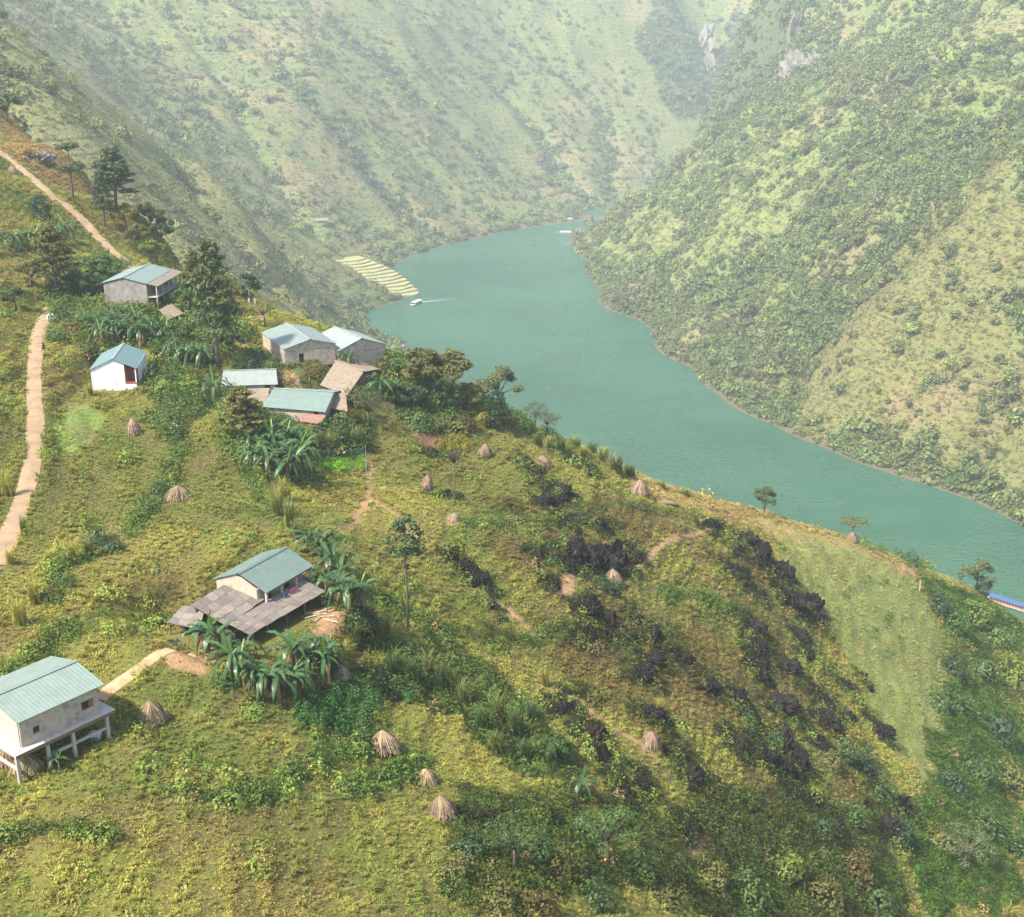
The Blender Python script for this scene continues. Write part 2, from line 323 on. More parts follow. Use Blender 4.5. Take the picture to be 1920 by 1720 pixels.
# ------------------------------------------------------------------ colours of the land, as fields over x, y (base colours; wild zones darkened for shade)
def poly(pix): return hits(pix)
ZONE = {k: poly(v) for k, v in dict(
    leafy=[(560,1318),(640,1290),(760,1275),(775,1310),(700,1350),(650,1385),(560,1370)],
    field=[(1405,968),(1600,1018),(1715,1085),(1755,1200),(1757,1340),(1735,1480),(1680,1400),(1610,1275),(1540,1150),(1465,1055)],
    slope=[(1735,1085),(1850,1125),(1918,1180),(1918,1718),(1730,1718),(1690,1560),(1755,1380),(1770,1240)],
    rocky=[(880,930),(1100,930),(1310,955),(1420,1010),(1500,1110),(1560,1250),(1640,1420),(1690,1600),(1300,1500),(1150,1350),(1000,1250),(950,1080)],
    thicket=[(830,1540),(1000,1460),(1230,1500),(1480,1480),(1640,1500),(1700,1718),(860,1718)],
    gulch=[(700,1210),(820,1190),(960,1290),(1090,1420),(1120,1480),(960,1450),(840,1330),(720,1270)],
    tan=[(1170,888),(1300,925),(1430,962),(1560,1000),(1690,1062),(1700,1085),(1560,1025),(1400,985),(1240,950)],
    dry=[(0,235),(60,235),(160,320),(260,395),(240,430),(120,350),(0,290)],
    salad=[(100,800),(128,752),(198,778),(170,830),(138,852),(105,835)],
    garden=[(588,858),(684,853),(684,880),(640,885),(588,880)],
    grove=[(715,692),(800,668),(890,700),(965,765),(985,808),(820,812),(760,790),(720,760)],
    groveB=[(95,530),(190,480),(240,500),(190,560),(300,600),(340,520),(400,500),(440,600),(425,700),(330,700),(280,650),(140,660)],
    groveC=[(415,735),(470,770),(560,800),(690,800),(690,850),(585,860),(575,905),(480,905),(425,830)],
    groveD=[(275,690),(370,690),(400,740),(350,800),(335,850),(300,790),(280,750)],
    garden2=[(532,692),(566,692),(566,708),(552,714),(536,706)],
    yard=[(575,1145),(655,1150),(640,1195),(590,1205)],
    lawn=[(1000,1040),(1046,1040),(1046,1058),(1004,1060)],
    village=[(280,640),(500,690),(720,690),(720,790),(480,800),(300,720)],
    bareA=[(775,812),(845,815),(835,838),(790,842)],
    bareB=[(1040,1080),(1085,1078),(1085,1110),(1045,1112)],
    bareC=[(1690,1055),(1718,1068),(1716,1082),(1692,1072)],
    bareD=[(300,1225),(400,1215),(395,1265),(320,1262)],
    bareE=[(262,690),(310,690),(305,720),(262,722)],
    bareF=[(515,690),(530,690),(580,735),(560,735)],
    bareG=[(480,590),(500,570),(500,600),(450,600)],
    bareH=[(838,975),(868,975),(868,988),(838,988)],
).items()}
def zone(x, y, k, jit=2.0, sc=5.0):
    wx = x + jit * 2 * (fbm(x, y, sc, 3, 201) - .5); wy = y + jit * 2 * (fbm(x, y, sc, 3, 207) - .5)
    return in_poly(wx, wy, ZONE[k])
def mix(a, b, t): return a * (1 - t[..., None]) + np.asarray(b) * t[..., None]
def land(x, y):
    """colour of the plants growing at x, y on the near hill"""
    f1 = fbm(x, y, 26, 4, 301); f2 = fbm(x, y, 9, 4, 311); f3 = fbm(x, y, 55, 3, 321); f4 = fbm(x, y, 4.5, 2, 331)
    c = np.broadcast_to(np.array([.330, .322, .074]), np.shape(x) + (3,)).copy()
    c = mix(c, [.185, .225, .050], smooth(.48, .70, f1) * .85)
    c = mix(c, [.235, .178, .062], smooth(.56, .72, f2) * .55)
    c = mix(c, [.340, .315, .080], smooth(.55, .75, f4) * .6)
    c = mix(c, [.130, .170, .038], smooth(.55, .75, f3) * .5)
    z = lambda k, j=2.0, s=5.0: zone(x, y, k, j, s).astype(float)
    c = mix(c, [.190, .145, .045], z('rocky', 5, 9) * smooth(.35, .6, f2) * .8)
    c = mix(c, [.095, .115, .026], z('thicket', 6, 8) * smooth(.25, .55, f1) * .8)  # dark scrub, its tone also deepened for shade
    c = mix(c, [.085, .140, .036], z('gulch', 4, 7) * .7)
    c = mix(c, [.330, .365, .120], z('field', 6, 12) * .85); c = mix(c, [.270, .320, .088], z('field', 6, 12) * smooth(.45, .6, f2) * .7)
    c = mix(c, [.125, .190, .032], z('slope', 5, 12) * smooth(.2, .5, f1))
    c = mix(c, [.420, .300, .130], z('tan', 2, 5) * .65)
    c = mix(c, [.420, .260, .110], z('dry', 4, 9) * .7)
    c = mix(c, [.060, .140, .036], z('leafy', 2.5, 5))
    c = mix(c, [.330, .430, .110], z('salad', .3, 3)); c = mix(c, [.160, .340, .020], z('garden', .3, 3)); c = mix(c, [.040, .200, .040], z('garden2', .3, 3))
    c = mix(c, [.130, .280, .070], z('lawn', 1, 3)); c = mix(c, [.120, .160, .040], z('village', 6, 10) * .7)
    return c
BARE = ('bareA', 'bareB', 'bareC', 'bareD', 'bareE', 'bareF', 'bareG', 'bareH', 'yard')
def bare(x, y):
    b = np.zeros(np.shape(x), bool)
    for k in BARE: b |= zone(x, y, k, 1.2, 3)
    return b
TRAILS = [hits(t) for t in [
    [(690,850),(694,900),(688,940),(668,975),(640,1000)], [(690,930),(730,960),(780,1010),(840,1060),(900,1110),(960,1150),(1010,1200)],
    [(1330,990),(1260,1010),(1220,1040),(1200,1062),(1160,1065)], [(1010,1285),(1080,1310),(1130,1360),(1190,1390),(1240,1430)],
    [(418,625),(445,642),(470,655)], [(1500,1030),(1530,1060),(1575,1105)], [(1340,1510),(1330,1560),(1290,1610)]]]
def trail(x, y):
    d = np.full(np.shape(x), 99.0)
    for t in TRAILS: d = np.minimum(d, seg_dist(x, y, t)[0])
    return d + (fbm(x, y, 4, 2, 351) - .5) * .8
RZ = {k: hits(v) for k, v in dict(grass=[(1918,235),(1800,385),(1690,490),(1575,600),(1510,680),(1400,745),(1560,838),(1740,905),(1918,975)], wood=[(1650,240),(1830,250),(1900,190),(1800,360),(1660,480),(1540,600),(1450,735),(1370,720),(1300,640),(1370,520),(1480,400)],
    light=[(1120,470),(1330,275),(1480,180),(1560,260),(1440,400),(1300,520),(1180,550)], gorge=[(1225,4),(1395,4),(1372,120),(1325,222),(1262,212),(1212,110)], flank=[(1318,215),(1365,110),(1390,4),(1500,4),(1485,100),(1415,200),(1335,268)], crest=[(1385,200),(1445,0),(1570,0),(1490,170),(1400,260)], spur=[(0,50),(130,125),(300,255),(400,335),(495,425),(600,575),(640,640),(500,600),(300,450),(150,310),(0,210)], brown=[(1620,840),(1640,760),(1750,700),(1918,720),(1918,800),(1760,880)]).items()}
def far_land(x, y, z):
    f1 = fbm(x, y, 120, 4, 401); f2 = fbm(x, y, 38, 4, 411); g = gully_field(x, y); f3 = fbm(x, y, 16, 3, 421)
    c = np.broadcast_to(np.array([.160, .172, .060]), np.shape(x) + (3,)).copy()
    c = mix(c, [.215, .170, .085], smooth(.50, .66, f1) * .8)
    c = mix(c, [.125, .155, .055], smooth(.48, .66, f2) * .8)
    c = mix(c, [.225, .215, .075], smooth(.58, .74, f3) * .5)
    c = mix(c, [.105, .140, .055], smooth(.15, .7, g) * .6)
    r = smooth(120, 170, x - 25 * smooth(1200, 1500, y)) * smooth(1800, 1500, y)          # greener right bank
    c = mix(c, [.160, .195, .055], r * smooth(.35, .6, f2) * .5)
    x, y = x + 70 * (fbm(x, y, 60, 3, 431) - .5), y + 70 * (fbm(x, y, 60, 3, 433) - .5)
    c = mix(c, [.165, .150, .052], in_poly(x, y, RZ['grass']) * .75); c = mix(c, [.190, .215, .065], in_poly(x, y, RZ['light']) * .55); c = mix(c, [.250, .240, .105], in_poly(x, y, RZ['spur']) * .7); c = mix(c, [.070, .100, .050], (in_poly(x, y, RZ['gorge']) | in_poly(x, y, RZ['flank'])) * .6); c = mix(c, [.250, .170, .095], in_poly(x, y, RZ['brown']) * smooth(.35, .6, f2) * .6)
    return c

# ------------------------------------------------------------------ materials
def new_mat(name):
    m = bpy.data.materials.new(name); m.use_nodes = True; nt = m.node_tree; nt.nodes.clear()
    out = nt.nodes.new("ShaderNodeOutputMaterial"); return m, nt, out
def nd(nt, t, **kw):
    n = nt.nodes.new(t)
    for k, v in kw.items(): setattr(n, k, v)
    return n
def L(nt, a, b): nt.links.new(a, b)
def noise_node(nt, scale, detail=4, rough=.55, vec=None):
    n = nd(nt, "ShaderNodeTexNoise"); n.inputs['Scale'].default_value = scale; n.inputs['Detail'].default_value = detail; n.inputs['Roughness'].default_value = rough
    if vec is not None: L(nt, vec, n.inputs['Vector'])
    return n
def ramp(nt, fac, stops):
    r = nd(nt, "ShaderNodeValToRGB"); e = r.color_ramp.elements
    while len(e) < len(stops): e.new(.5)
    for i, (p, c) in enumerate(stops): e[i].position = p; e[i].color = (*c, 1) if len(c) == 3 else c
    L(nt, fac, r.inputs[0]); return r
def mixc(nt, fac, a, b, mode='MIX'):
    m = nd(nt, "ShaderNodeMix", data_type='RGBA', blend_type=mode)
    for s, v in ((0, fac), (6, a), (7, b)):
        if hasattr(v, 'is_linked') or hasattr(v, 'links'): L(nt, v, m.inputs[s])
        elif s == 0: m.inputs[0].default_value = v
        else: m.inputs[s].default_value = (*v, 1)
    return m.outputs[2]
def plain(name, col, rough=.8, var=.25, scale=3.0, bump=.15, metal=0.0, coat=0.0, bscale=None, dirt=None, coord='Object'):
    """painted, plastered or earthen surface: colour with uneven wear and fine relief"""
    m, nt, out = new_mat(name); p = nd(nt, "ShaderNodeBsdfPrincipled"); L(nt, p.outputs[0], out.inputs[0])
    tc = nd(nt, "ShaderNodeTexCoord"); v = tc.outputs[coord]
    n1 = noise_node(nt, scale, 6, .6, v)
    lo = tuple(c * (1 - var) for c in col); hi = tuple(min(c * (1 + var), 1) for c in col)
    c = ramp(nt, n1.outputs[0], [(.3, lo), (.7, hi)]).outputs[0]
    if dirt:
        n2 = noise_node(nt, scale * .37, 5, .7, v); f = ramp(nt, n2.outputs[0], [(.5, (0, 0, 0)), (.72, (1, 1, 1))]); c = mixc(nt, f.outputs[0], c, dirt)
    L(nt, c, p.inputs['Base Color']); p.inputs['Roughness'].default_value = rough; p.inputs['Metallic'].default_value = metal
    if bump:
        n3 = noise_node(nt, bscale or scale * 4, 4, .6, v); b = nd(nt, "ShaderNodeBump"); b.inputs['Strength'].default_value = bump; b.inputs['Distance'].default_value = .05
        L(nt, n3.outputs[0], b.inputs['Height']); L(nt, b.outputs[0], p.inputs['Normal'])
    return m
def ground_mat(name, far):
    m, nt, out = new_mat(name); p = nd(nt, "ShaderNodeBsdfPrincipled"); L(nt, p.outputs[0], out.inputs[0]); p.inputs['Roughness'].default_value = .95
    p.inputs['Specular IOR Level'].default_value = .1
    at = nd(nt, "ShaderNodeAttribute", attribute_name="tint"); geo = nd(nt, "ShaderNodeNewGeometry"); pos = geo.outputs['Position']
    n1 = noise_node(nt, .22 if far else 1.3, 6, .65, pos)
    k = ramp(nt, n1.outputs[0], [(.28, (.68, .68, .64)), (.5, (1, 1, 1)), (.72, (1.32, 1.28, 1.18))]).outputs[0]
    c = mixc(nt, 1.0, at.outputs['Color'], k, 'MULTIPLY')
    if far:
        n4 = noise_node(nt, .9, 5, .7, pos); f4 = ramp(nt, n4.outputs[0], [(.56, (0, 0, 0)), (.70, (.6, .6, .6))]); c = mixc(nt, f4.outputs[0], c, (.095, .125, .042))
        sx = nd(nt, "ShaderNodeSeparateXYZ"); L(nt, pos, sx.inputs[0])
        n6 = noise_node(nt, .012, 3, .5, pos); a6 = nd(nt, "ShaderNodeMath", operation='MULTIPLY_ADD'); L(nt, n6.outputs[0], a6.inputs[0]); a6.inputs[1].default_value = 3.2
        s6 = nd(nt, "ShaderNodeMath", operation='DIVIDE'); L(nt, sx.outputs[2], s6.inputs[0]); s6.inputs[1].default_value = 7.5; L(nt, s6.outputs[0], a6.inputs[2])
        fr = nd(nt, "ShaderNodeMath", operation='FRACT'); L(nt, a6.outputs[0], fr.inputs[0]); fl6 = ramp(nt, fr.outputs[0], [(.0, (.9, .9, .9)), (.13, (.6, .6, .6)), (.2, (0, 0, 0))])
        n7 = noise_node(nt, .008, 4, .6, pos); m7 = ramp(nt, n7.outputs[0], [(.44, (0, 0, 0)), (.56, (1, 1, 1))]); f7 = mixc(nt, 1.0, fl6.outputs[0], m7.outputs[0], 'MULTIPLY'); c = mixc(nt, f7, c, (.085, .090, .040))       # overgrown banks of old terraces
        n5 = noise_node(nt, .08, 4, .6, pos)
        ad = nd(nt, "ShaderNodeMath", operation='MULTIPLY_ADD'); L(nt, n5.outputs[0], ad.inputs[0]); ad.inputs[1].default_value = -4.0; L(nt, sx.outputs[2], ad.inputs[2])
        f5 = ramp(nt, ad.outputs[0], [(0.0, (1, 1, 1)), (.9, (0, 0, 0))]); c = mixc(nt, f5.outputs[0], c, (.125, .10, .06))     # bare mud line along the water
    L(nt, c, p.inputs['Base Color'])
    n3 = noise_node(nt, .5 if far else 3.0, 5, .65, pos); b = nd(nt, "ShaderNodeBump"); b.inputs['Strength'].default_value = .9; b.inputs['Distance'].default_value = 1.6 if far else .25
    L(nt, n3.outputs[0], b.inputs['Height']); L(nt, b.outputs[0], p.inputs['Normal'])
    return m
def leaf_mat(name, col=None, var=.3, transl=.3, rough=.6, spec=.15):
    """foliage: colour from the plant's own tint, leaf-to-leaf variation, some light through the leaf"""
    m, nt, out = new_mat(name); p = nd(nt, "ShaderNodeBsdfPrincipled"); p.inputs['Roughness'].default_value = rough; p.inputs['Specular IOR Level'].default_value = spec
    if col is None:
        at = nd(nt, "ShaderNodeAttribute", attribute_name="tint", attribute_type='INSTANCER'); c0 = at.outputs['Color']
    else:
        oi = nd(nt, "ShaderNodeObjectInfo"); r = ramp(nt, oi.outputs['Random'], [(0, tuple(x * .8 for x in col)), (1, tuple(x * 1.2 for x in col))]); c0 = r.outputs[0]
    la = nd(nt, "ShaderNodeAttribute", attribute_name="leaf")
    k = ramp(nt, la.outputs['Fac'], [(0, (1 - var, 1 - var, 1 - var * .8)), (1, (1 + var * 1.2, 1 + var, 1 + var * .5))]).outputs[0]
    c = mixc(nt, 1.0, c0, k, 'MULTIPLY'); L(nt, c, p.inputs['Base Color'])
    t = nd(nt, "ShaderNodeBsdfTranslucent"); tcol = mixc(nt, 1.0, c, (1.25, 1.15, .5), 'MULTIPLY'); L(nt, tcol, t.inputs[0])
    ms = nd(nt, "ShaderNodeMixShader"); ms.inputs[0].default_value = transl; L(nt, p.outputs[0], ms.inputs[1]); L(nt, t.outputs[0], ms.inputs[2]); L(nt, ms.outputs[0], out.inputs[0])
    return m

# ------------------------------------------------------------------ the ground sheets
def sheet(name, G, Z, mat, tint, keep):
    V = np.c_[G.X.ravel(), G.Y.ravel(), Z.ravel()]; idx = np.arange(G.nx * G.ny).reshape(G.ny, G.nx)
    f = np.stack([idx[:-1, :-1], idx[:-1, 1:], idx[1:, 1:], idx[1:, :-1]], -1).reshape(-1, 4)
    if keep is not None: f = f[keep(V[f].mean(1))]
    used = np.unique(f); rm = np.full(len(V), -1); rm[used] = np.arange(len(used)); V = V[used]; f = rm[f]
    me = bpy.data.meshes.new(name); me.vertices.add(len(V)); me.vertices.foreach_set("co", V.ravel().astype(np.float32))
    me.loops.add(f.size); me.loops.foreach_set("vertex_index", f.ravel().astype(np.int32))
    me.polygons.add(len(f)); me.polygons.foreach_set("loop_start", np.arange(0, f.size, 4, dtype=np.int32))
    me.polygons.foreach_set("use_smooth", np.ones(len(f), bool)); me.update(calc_edges=True)
    a = me.attributes.new("tint", 'FLOAT_COLOR', 'POINT'); a.data.foreach_set("color", np.c_[tint(V[:, 0], V[:, 1], V[:, 2]), np.ones(len(V))].ravel().astype(np.float32))
    me.materials.append(mat); o = obj(name, me); o["kind"] = "structure"; return o
def near_tint(x, y, z):
    c = land(x, y) * np.where(zone(x, y, 'field', 2.5, 6), .62, .48)[:, None]; c = mix(c, [.030, .026, .012], (zone(x, y, 'thicket', 6, 8) | zone(x, y, 'gulch', 4, 7) | zone(x, y, 'rocky', 5, 9)) * .45)  # dark soil, deepened for shade between plants in wild and rocky zones
    c = mix(c, [.150, .098, .052], smooth(.5, .68, fbm(x, y, 7, 3, 361)) * .45)
    c = mix(c, [.330, .200, .105], smooth(.75, .30, trail(x, y)))
    c = mix(c, [.360, .215, .115], bare(x, y).astype(float) * .9); c = mix(c, [.150, .075, .045], zone(x, y, 'bareA', 1.2, 3).astype(float) * .9)
    return c
M_NEAR = ground_mat("hill_soil", False); M_FARG = ground_mat("mountain_scrub_soil", True)
sheet("hillside", NEAR, NEAR.Z, M_NEAR, near_tint, None)
_out = lambda c: ~((c[:, 0] > -232) & (c[:, 0] < 256) & (c[:, 1] > 20) & (c[:, 1] < 496))
_isR = lambda c: (c[:, 0] > 60) & (c[:, 1] < 1900) & ((c[:, 0] - 90) * .9 + (1640 - c[:, 1]) * .55 > 0) & (c[:, 1] > 500)
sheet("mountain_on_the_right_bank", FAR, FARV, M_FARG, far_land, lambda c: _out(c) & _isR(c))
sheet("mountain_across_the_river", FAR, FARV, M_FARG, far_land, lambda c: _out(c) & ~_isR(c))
# water
m, nt, out = new_mat("river_water"); p = nd(nt, "ShaderNodeBsdfPrincipled"); L(nt, p.outputs[0], out.inputs[0])
geo = nd(nt, "ShaderNodeNewGeometry"); n1 = noise_node(nt, .006, 3, .5, geo.outputs['Position'])
c = ramp(nt, n1.outputs[0], [(.35, (.022, .092, .050)), (.65, (.036, .124, .070))]); L(nt, c.outputs[0], p.inputs['Base Color'])
p.inputs['IOR'].default_value = 1.36; p.inputs['Specular IOR Level'].default_value = .8
wp = noise_node(nt, .0075, 5, .6, geo.outputs['Position']); wr = ramp(nt, wp.outputs[0], [(.40, (.10, .10, .10)), (.62, (.42, .42, .42))]); L(nt, wr.outputs[0], p.inputs['Roughness'])     # patches ruffled by wind
mp = nd(nt, "ShaderNodeMapping"); mp.inputs['Scale'].default_value = (.75, 1.5, 1); mp.inputs['Rotation'].default_value = (0, 0, R(25)); L(nt, geo.outputs['Position'], mp.inputs[0])
n2 = noise_node(nt, .22, 8, .68, mp.outputs[0]); b = nd(nt, "ShaderNodeBump"); b.inputs['Distance'].default_value = 4.0
ws = ramp(nt, wp.outputs[0], [(.36, (.35, .35, .35)), (.60, (1, 1, 1))]); L(nt, ws.outputs[0], b.inputs['Strength'])
L(nt, n2.outputs[0], b.inputs['Height']); L(nt, b.outputs[0], p.inputs['Normal'])
M_WATER = m
w = obj("river_water", mesh_from("river_water", [(-900, -90, 0), (1100, -90, 0), (1100, 2900, 0), (-900, 2900, 0)], [(0, 1, 2, 3)], M_WATER)); w["kind"] = "structure"
# ------------------------------------------------------------------ foliage meshes
def leaf_mesh(name, P, Nn, size, aspect, mat, seed=0, droop=0.0):
    """a cloud of small bent leaves: centres P, facing Nn, lengths size"""
    r = np.random.default_rng(seed); n = len(P); Nn = Nn / (np.linalg.norm(Nn, axis=1, keepdims=True) + 1e-9)
    t = r.normal(size=(n, 3)); t -= (t * Nn).sum(1, keepdims=True) * Nn; t /= np.linalg.norm(t, axis=1, keepdims=True) + 1e-9
    b = np.cross(Nn, t); s = (size * r.uniform(.65, 1.35, n))[:, None]; w = s * aspect
    tip = P + t * s * .5 - np.array([0, 0, 1.0]) * s * droop; tail = P - t * s * .5
    V = np.stack([tail, P + b * w * .5, tip, P - b * w * .5], 1).reshape(-1, 3); f = np.arange(4 * n).reshape(n, 4)
    me = bpy.data.meshes.new(name); me.vertices.add(4 * n); me.vertices.foreach_set("co", V.ravel().astype(np.float32))
    me.loops.add(4 * n); me.loops.foreach_set("vertex_index", f.ravel().astype(np.int32)); me.polygons.add(n)
    me.polygons.foreach_set("loop_start", np.arange(0, 4 * n, 4, dtype=np.int32)); me.update(calc_edges=True)
    a = me.attributes.new("leaf", 'FLOAT', 'POINT'); a.data.foreach_set("value", np.repeat(r.uniform(0, 1, n), 4).astype(np.float32))
    me.materials.append(mat); return me
def dome(n, rx, rz, seed, inner=.35, lump=.35, z0=0.0):
    """points and outward directions in a lumpy half-round bush"""
    r = np.random.default_rng(seed); d = r.normal(size=(n, 3)); d[:, 2] = np.abs(d[:, 2]) * .9 + .02; d /= np.linalg.norm(d, axis=1, keepdims=True)
    k = r.normal(size=(7, 3)); k[:, 2] = np.abs(k[:, 2]); k /= np.linalg.norm(k, axis=1, keepdims=True)
    bump = 1 - lump + lump * 1.6 * np.max(d @ k.T, axis=1) ** 3
    rad = (inner + (1 - inner) * r.uniform(0, 1, n) ** .5) * bump; P = d * rad[:, None] * np.array([rx, rx, rz]); P[:, 2] += z0
    return P, d + r.normal(size=(n, 3)) * .45 + np.array([0, 0, .25])
def blades(name, n, length, spread, width, mat, seed, lean=.5, seg=3, base=.12):
    """a clump of arching grass blades"""
    r = np.random.default_rng(seed); V = []; Fq = []; lf = []
    for i in range(n):
        a = r.uniform(0, 6.283); l = length * r.uniform(.55, 1.1); o = r.uniform(0, base, 1)[0]; out = spread * r.uniform(.25, 1.0); w = width * r.uniform(.7, 1.3)
        c, s_ = math.cos(a), math.sin(a); bx, by = math.cos(a + 2) * o, math.sin(a + 2) * o; q = len(V); v = r.uniform(0, 1)
        for j in range(seg + 1):
            t = j / seg; rr = out * t ** 1.7; z = l * (t - lean * t ** 2.6); ww = w * (1 - t) ** .7 * .5 + .001
            V += [(bx + c * rr - s_ * ww, by + s_ * rr + c * ww, z), (bx + c * rr + s_ * ww, by + s_ * rr - c * ww, z)]; lf += [v, v]
        for j in range(seg): Fq.append((q + 2 * j, q + 2 * j + 1, q + 2 * j + 3, q + 2 * j + 2))
    me = mesh_from(name, V, Fq, mat); at = me.attributes.new("leaf", 'FLOAT', 'POINT'); at.data.foreach_set("value", np.array(lf, np.float32)); return me
M_TUFT = leaf_mat("field_plants", None, .38, .28); M_FARLEAF = leaf_mat("mountain_foliage", None, .35, .2, .7, .1)
def proto_collection(name, meshes):
    c = bpy.data.collections.new(name)
    for i, me in enumerate(meshes): c.objects.link(bpy.data.objects.new("%s_%02d" % (name, i), me))
    return c
def scatter(name, P, scl, tint, vi, col, label, cat, rot=None, seed=0):
    """one stuff object: plants set out on given points by geometry nodes"""
    r = np.random.default_rng(seed); n = len(P); me = bpy.data.meshes.new(name); me.vertices.add(n); me.vertices.foreach_set("co", P.ravel().astype(np.float32))
    if rot is None: rot = np.c_[r.normal(0, .12, n), r.normal(0, .12, n), r.uniform(0, 6.283, n)]
    for k, t, f, v in (("rot", 'FLOAT_VECTOR', "vector", rot), ("scl", 'FLOAT_VECTOR', "vector", scl), ("tint", 'FLOAT_COLOR', "color", np.c_[tint, np.ones(n)])):
        a = me.attributes.new(k, t, 'POINT'); a.data.foreach_set(f, np.ascontiguousarray(v, dtype=np.float32).ravel())
    a = me.attributes.new("vi", 'INT', 'POINT'); a.data.foreach_set("value", vi.astype(np.int32))
    ng = bpy.data.node_groups.new(name, 'GeometryNodeTree'); ng.interface.new_socket("Geometry", in_out='INPUT', socket_type='NodeSocketGeometry'); ng.interface.new_socket("Geometry", in_out='OUTPUT', socket_type='NodeSocketGeometry')
    gi = ng.nodes.new("NodeGroupInput"); go = ng.nodes.new("NodeGroupOutput"); ip = ng.nodes.new("GeometryNodeInstanceOnPoints"); ci = ng.nodes.new("GeometryNodeCollectionInfo")
    ci.inputs['Collection'].default_value = col; ci.inputs['Separate Children'].default_value = True; ci.inputs['Reset Children'].default_value = True
    def na(k, t):
        q = ng.nodes.new("GeometryNodeInputNamedAttribute"); q.data_type = t; q.inputs['Name'].default_value = k; return q.outputs['Attribute']
    ng.links.new(gi.outputs[0], ip.inputs['Points']); ng.links.new(ci.outputs[0], ip.inputs['Instance']); ip.inputs['Pick Instance'].default_value = True
    ng.links.new(na("vi", 'INT'), ip.inputs['Instance Index']); ng.links.new(na("rot", 'FLOAT_VECTOR'), ip.inputs['Rotation']); ng.links.new(na("scl", 'FLOAT_VECTOR'), ip.inputs['Scale'])
    ng.links.new(ip.outputs[0], go.inputs[0])
    o = obj(name, me); mod = o.modifiers.new("plants", 'NODES'); mod.node_group = ng
    tag(o, label, cat, kind="stuff"); return o
def in_frame(x, y, z, mx=130, my=130):
    px, py, D = proj(x, y, z); return (px > -mx) & (px < 1920 + mx) & (py > -my) & (py < 1720 + my) & (y * _c - (z - CAMH) * _s > 20)

# ------------------------------------------------------------------ clearings kept free of plants
KEEP = []                                            # clearings: x, y, yaw, half length, half width
for n in ('farm', 'hut', 'gallery', 'barn', 'barn2'):
    x, y, ze, yaw, Lr, Wr, rr, zb = HOUSE[n]; KEEP.append((x, y, yaw, Lr / 2 - .3, Wr / 2 - .3))
KEEP.append((HOUSE['farm'][0] + 2.0, HOUSE['farm'][1] - 7.0, 1.069, 7.5, 3.2)); KEEP.append((HOUSE['farm'][0] - 5.0, HOUSE['farm'][1] - 9.0, 1.069, 3.5, 4.0))
# ------------------------------------------------------------------ building materials
def corr_mat(name, col, dirt=(.20, .19, .16)):
    m, nt, out = new_mat(name); p = nd(nt, "ShaderNodeBsdfPrincipled"); L(nt, p.outputs[0], out.inputs[0]); tc = nd(nt, "ShaderNodeTexCoord"); v = tc.outputs['Object']
    n1 = noise_node(nt, .9, 6, .65, v); c = ramp(nt, n1.outputs[0], [(.3, tuple(x * .86 for x in col)), (.7, tuple(x * 1.12 for x in col))]).outputs[0]
    mp = nd(nt, "ShaderNodeMapping"); mp.inputs['Scale'].default_value = (3.0, .25, .25); L(nt, v, mp.inputs[0]); n2 = noise_node(nt, 1.2, 5, .7, mp.outputs[0])
    f = ramp(nt, n2.outputs[0], [(.48, (0, 0, 0)), (.74, (.7, .7, .7))]); c = mixc(nt, f.outputs[0], c, dirt); L(nt, c, p.inputs['Base Color'])
    p.inputs['Roughness'].default_value = .5; p.inputs['Metallic'].default_value = .1; return m
M_TEAL = corr_mat("teal_roof_sheet", (0.189, 0.244, 0.202)); M_TEALB = corr_mat("weathered_green_roof_sheet", (0.122, 0.172, 0.143)); M_TURQ = corr_mat("turquoise_roof_sheet", (0.122, 0.206, 0.197))
M_GREYROOF = corr_mat("grey_green_roof_sheet", (0.189, 0.235, 0.206)); M_PALEROOF = corr_mat("pale_roof_sheet", (0.260, 0.298, 0.265)); M_SAGE = corr_mat("sage_roof_sheet", (0.172, 0.231, 0.193))
M_CEMENT = plain("rough_cement_render", (.44, .36, .275), .9, .2, 1.6, .25, dirt=(.20, .17, .14)); M_BRICK = plain("bare_cement_block_wall", (.40, .33, .265), .92, .25, 2.2, .4, dirt=(.22, .17, .14))
M_WHITE = plain("whitewashed_wall", (.80, .79, .77), .85, .06, 1.2, .1, dirt=(.55, .52, .47)); M_GREYC = plain("grey_sooty_concrete", (.27, .245, .215), .9, .25, 1.0, .25, dirt=(.10, .09, .08))
M_CONC = plain("pale_concrete", (.42, .385, .33), .9, .15, 2.0, .2); M_INSHADE = plain("painted_interior_shade", (.035, .03, .028), .95, .2, 2.0, 0)  # near-black colour stands in for indoor and under-roof shade
M_FIBRO = [plain("fibre_cement_sheet_%s" % k, c_, .9, .22, 1.7, .25, dirt=(.13, .11, .09)) for k, c_ in (("grey", (.165, .137, .112)), ("dark", (.130, .107, .090)), ("tan", (.190, .155, .122)), ("pale", (.205, .172, .140)))]
M_THATCH = plain("old_thatch", (.235, .180, .125), .95, .35, 3.0, .6, dirt=(.12, .10, .07)); M_TILE = plain("red_clay_tile", (.24, .125, .085), .9, .35, 3.0, .4, dirt=(.20, .13, .09))
M_WOOD = plain("weathered_timber", (.17, .115, .075), .9, .3, 4.0, .3); M_REDBRICK = plain("red_painted_alcove", (.36, .085, .06), .85, .2, 3.0, .2); M_SHUT = plain("brown_shutter", (.24, .11, .07), .8, .2, 4.0, .2)
M_ROAD = plain("sandy_concrete_road", (.275, .188, .105), .95, .3, .45, .3, dirt=(.27, .165, .09)); M_DIRT = plain("ochre_dirt_path", (.42, .27, .14), .98, .2, .8, .3, dirt=(.30, .17, .09), coord='Object')
M_RUBBLE = plain("loose_litter", (.40, .32, .22), .95, .4, 5.0, .3)

